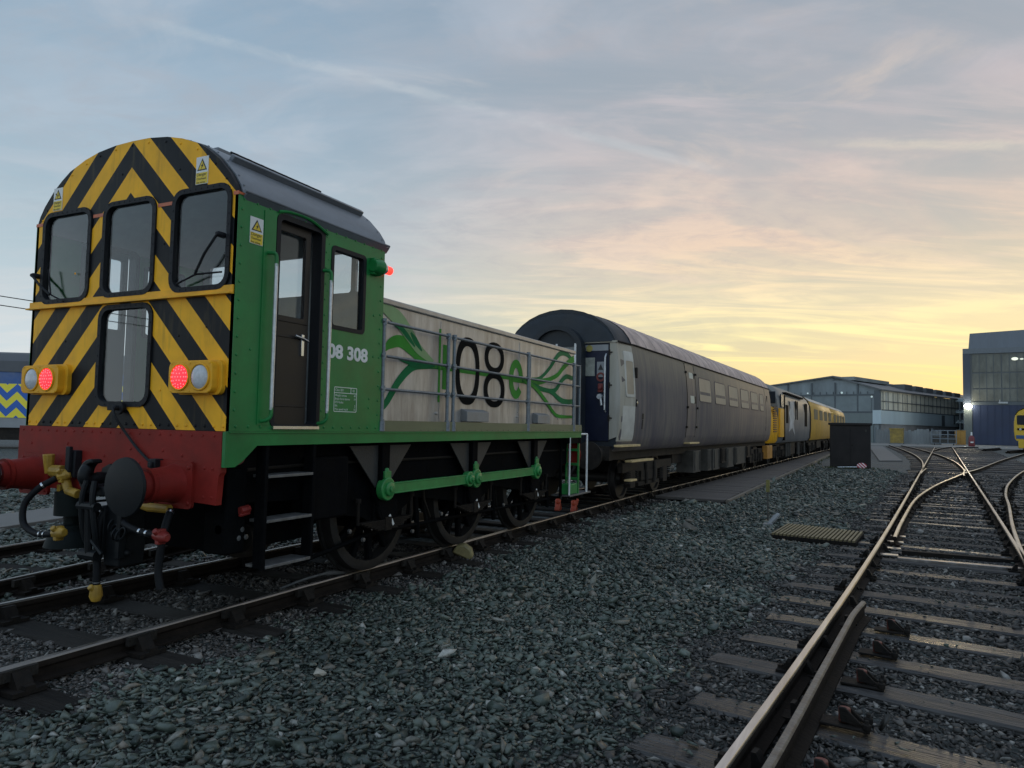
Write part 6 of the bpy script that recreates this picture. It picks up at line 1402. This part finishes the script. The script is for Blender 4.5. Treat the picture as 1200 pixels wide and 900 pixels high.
def stone_mat(name, stops, rough=.5):
    m, nt, b = new_mat(name); N = nt.nodes.new; L = nt.links.new
    g = N('ShaderNodeNewGeometry'); r = N('ShaderNodeValToRGB'); r.color_ramp.interpolation = 'LINEAR'; e = r.color_ramp.elements
    while len(e) < len(stops): e.new(.5)
    for el, (p, c) in zip(e, stops): el.position = p; el.color = (*c, 1)
    L(g.outputs['Random Per Island'], r.inputs[0])
    n = N('ShaderNodeTexNoise'); n.inputs['Scale'].default_value = 45; n.inputs['Detail'].default_value = 5; L(g.outputs['Position'], n.inputs['Vector'])
    mr = N('ShaderNodeMapRange'); mr.inputs[1].default_value = .3; mr.inputs[2].default_value = .7; mr.inputs[3].default_value = .70; mr.inputs[4].default_value = 1.18; L(n.outputs[0], mr.inputs[0])
    n2 = N('ShaderNodeTexNoise'); n2.inputs['Scale'].default_value = .55; n2.inputs['Detail'].default_value = 7; L(g.outputs['Position'], n2.inputs['Vector'])
    mr2 = N('ShaderNodeMapRange'); mr2.inputs[1].default_value = .32; mr2.inputs[2].default_value = .66; mr2.inputs[3].default_value = .62; mr2.inputs[4].default_value = 1.22; L(n2.outputs[0], mr2.inputs[0])
    mm = N('ShaderNodeMath'); mm.operation = 'MULTIPLY'; L(mr.outputs[0], mm.inputs[0]); L(mr2.outputs[0], mm.inputs[1])
    mu = N('ShaderNodeMix'); mu.data_type = 'RGBA'; mu.blend_type = 'MULTIPLY'; mu.inputs[0].default_value = 1; L(r.outputs[0], mu.inputs[6]); L(mm.outputs[0], mu.inputs[7]); L(mu.outputs[2], b.inputs['Base Color'])
    rr = N('ShaderNodeMapRange'); rr.inputs[3].default_value = rough-.14; rr.inputs[4].default_value = rough+.2; L(n.outputs[0], rr.inputs[0]); L(rr.outputs[0], b.inputs['Roughness']); return m
def stones(name, xy, size, zb, mat, seed):
    V, F = scatter(xy, size, zb, seed); me = bpy.data.meshes.new(name); me.vertices.add(len(V)); me.vertices.foreach_set('co', V.ravel())
    me.loops.add(F.size); me.loops.foreach_set('vertex_index', F.ravel()); me.polygons.add(len(F)); me.polygons.foreach_set('loop_start', np.arange(0, F.size, 3, dtype=np.int32)); me.polygons.foreach_set('loop_total', np.full(len(F), 3, np.int32))
    me.update(calc_edges=True); me.materials.append(mat); o = bpy.data.objects.new(name, me); COL.objects.link(o); return tag(o, kind='stuff')
def grid(x0, x1, y0, y1, sp, rg):
    nx, ny = int((x1-x0)/sp), int((y1-y0)/sp); X, Y = np.meshgrid(x0+(np.arange(nx)+.5)*sp, y0+(np.arange(ny)+.5)*sp); X = X.ravel()+rg.uniform(-.5, .5, X.size)*sp; Y = Y.ravel()+rg.uniform(-.5, .5, Y.size)*sp; return X, Y
BLUE = stone_mat('blue_grey_stone', [(0, (.021, .029, .024)), (.25, (.047, .064, .052)), (.55, (.082, .103, .084)), (.82, (.118, .136, .110)), (.93, (.15, .126, .095)), (.98, (.20, .198, .17)), (1, (.38, .37, .33))], .42)
BRWN = stone_mat('brown_stone', [(0, (.022, .020, .018)), (.35, (.044, .040, .035)), (.65, (.070, .063, .055)), (.88, (.12, .107, .094)), (1, (.27, .255, .23))], .6)
trP = train_line(.0)
bl_xy, bl_s, br_xy, br_s, lf_xy, lf_s = [], [], [], [], [], []
for (r0, r1, sp, sz) in ((0, 6.5, .030, .030), (6.5, 11, .038, .035), (11, 19, .055, .043), (19, 36, .09, .055)):
    rg = np.random.default_rng(int(r0*10)+5)
    X, Y = grid(-16 if r0 < 20 else -12, 9, .8, r1+1, sp, rg); D_ = np.hypot(X, Y); k = (D_ >= r0) & (D_ < r1) & in_view(X, Y); X, Y = X[k], Y[k]
    k = clear_of_sleepers(X, Y); X, Y = X[k], Y[k]
    td = rail_dist(X, Y, trP); ml = rail_dist(X, Y, ML)
    # no stones on the walkway, the concrete path, or hidden deep below the loco
    walk = (Y > 15.6) & (td > .8) & (X < np.interp(Y, [p[1] for p in edgeR], [p[0] for p in edgeR])+.08)
    pn = (X > -1.26) & (X < 0.0) & (Y > 11.0) & (Y < 12.6)
    pth = (X > -8.3-.28*(Y+6)-.05) & (X < -7.4-.26*(Y+6)+.05)
    hid = ((np.abs(td) < .7) & (Y > 8)) | (Y > 33.5+1.5*np.sin(X*3)) | ((Y > 30) & (rg.uniform(size=len(X)) < (Y-30)/5))
    k = ~(walk | pn | pth | hid); X, Y, td, ml = X[k], Y[k], td[k], ml[k]
    wob = .12*np.sin(Y*2.1)+.10*np.sin(Y*5.3+1.0)+rg.normal(0, .13, len(X))
    right = (ml > -.78+wob*.9); left = (td < 1.28+wob) & (td > -1.6+wob)
    brown = right | left
    keep = rg.uniform(size=len(X)) < np.where(brown, 1.0, 1.0)
    lf = brown & left & ~right; brown = brown & ~lf; lf_xy.append(np.stack([X[lf], Y[lf]], 1)); lf_s.append(np.full(lf.sum(), sz*.72)); keepb = ~(brown | lf)
    br_xy.append(np.stack([X[brown], Y[brown]], 1)); br_s.append(np.full(brown.sum(), sz*.80))
    bl_xy.append(np.stack([X[keepb], Y[keepb]], 1)); bl_s.append(np.full(keepb.sum(), sz))
bl_xy, bl_s, br_xy, br_s, lf_xy, lf_s = map(np.concatenate, (bl_xy, bl_s, br_xy, br_s, lf_xy, lf_s))
TAN = stone_mat('tan_gravel', [(0, (.040, .034, .030)), (.35, (.070, .060, .053)), (.65, (.102, .090, .080)), (.88, (.15, .136, .12)), (1, (.27, .25, .225))], .6)
stones('track_gravel', lf_xy, lf_s, .012+.008*np.sin(lf_xy[:, 0]*5)*np.sin(lf_xy[:, 1]*4), TAN, 31)
rg = np.random.default_rng(97); I = rg.choice(len(lf_xy), int(len(lf_xy)*.4), replace=False); stones('track_gravel', lf_xy[I]+rg.normal(0, .02, (len(I), 2)), lf_s[I]*.9, lf_s[I]*.35+.014, TAN, 32)
# the shoulder of fresh stone lies a little higher than the old bed
def bump_z(xy, amp): return amp*(np.sin(xy[:, 0]*1.9+xy[:, 1]*.8)*.5+np.sin(xy[:, 0]*4.3-xy[:, 1]*2.7)*.3+np.sin(xy[:, 1]*3.1)*.3)
zb = .018+bump_z(bl_xy, .012); tdb = rail_dist(bl_xy[:, 0], bl_xy[:, 1], trP)
stones('ballast_stones', bl_xy, bl_s, zb, BLUE, 21)
stones('track_bed_stones', br_xy, br_s, .016+bump_z(br_xy, .008), BRWN, 22)
rg = np.random.default_rng(98); I = rg.choice(len(br_xy), int(len(br_xy)*.3), replace=False); stones('track_bed_stones', br_xy[I]+rg.normal(0, .03, (len(I), 2)), br_s[I]*.8, br_s[I]*.35+.012, BRWN, 25)
# loose second layer and a few strays on the sleepers
rg = np.random.default_rng(99); I = rg.choice(len(bl_xy), int(len(bl_xy)*.35), replace=False)
stones('ballast_stones', bl_xy[I]+rg.normal(0, .02, (len(I), 2)), bl_s[I]*1.12, zb[I]+bl_s[I]*.38, BLUE, 23)
X = rg.uniform(-1.0, 2.6, 3600); Y = rg.uniform(2.6, 17, 3600); k = ~clear_of_sleepers(X, Y); stones('stray_stones', np.stack([X[k], Y[k]], 1)[:1500], rg.uniform(.007, .024, min(1500, k.sum())), np.full(min(1500, k.sum()), .043), BLUE, 24)

# weeds and moss along the walkway edge and at the cabinet foot, a few scraps of litter
rg = np.random.default_rng(5); wb = MB()
def tuft(x, y, n, h):
    for _ in range(n):
        a = rg.uniform(0, 2*math.pi); r = abs(rg.normal(0, .06)); hh = h*rg.uniform(.4, 1.1); px, py = x+r*math.cos(a), y+r*math.sin(a); lean = rg.normal(0, .45, 2)*hh; w_ = .006+.004*rg.random()
        v = [wb.bm.verts.new(p) for p in ((px-w_, py, 0), (px+w_, py, 0), (px+lean[0]*.5+w_*.6, py+lean[1]*.5, hh*.65), (px+lean[0], py+lean[1], hh))]; wb.bm.faces.new((v[0], v[1], v[2])); wb.bm.faces.new((v[0], v[2], v[3]))
for y in np.arange(17, 50, .55):
    if rg.random() < .75: tuft(lerp_at(edgeR, y)+.18+abs(rg.normal(0, .10)), y, int(rg.integers(5, 14)), .11)
for _ in range(34): tuft(rg.uniform(-1.9, .6), 34.2+rg.uniform(-.5, .15), int(rg.integers(5, 13)), .12)
for _ in range(10): tuft(rg.uniform(-3.4, -1.2), rg.uniform(9, 24), int(rg.integers(3, 8)), .06)
tag(wb.build('weeds', paint('weed_green', (.060, .075, .028), .7, var=.5, scale=3, dirt=(.11, .095, .045), dirt_amt=.6), smooth=False), kind='stuff')
for i, (x, y, sz, lab) in enumerate(((-3.02, 3.55, .055, 'cream broken stone lying on the ballast in the left foreground'),)):
    b = MB(); V, F = PROT[3]; vs = [b.bm.verts.new((v[0]*sz*1.5, v[1]*sz*1.3, v[2]*sz*.9)) for v in V]
    for f in F: b.bm.faces.new([vs[k] for k in f])
    o = b.build('pale_stone', paint('cream_stone', (.36, .33, .27), .8, var=.3, scale=30), smooth=False); o.location = (x, y, .06); tag(o, lab, 'stone')
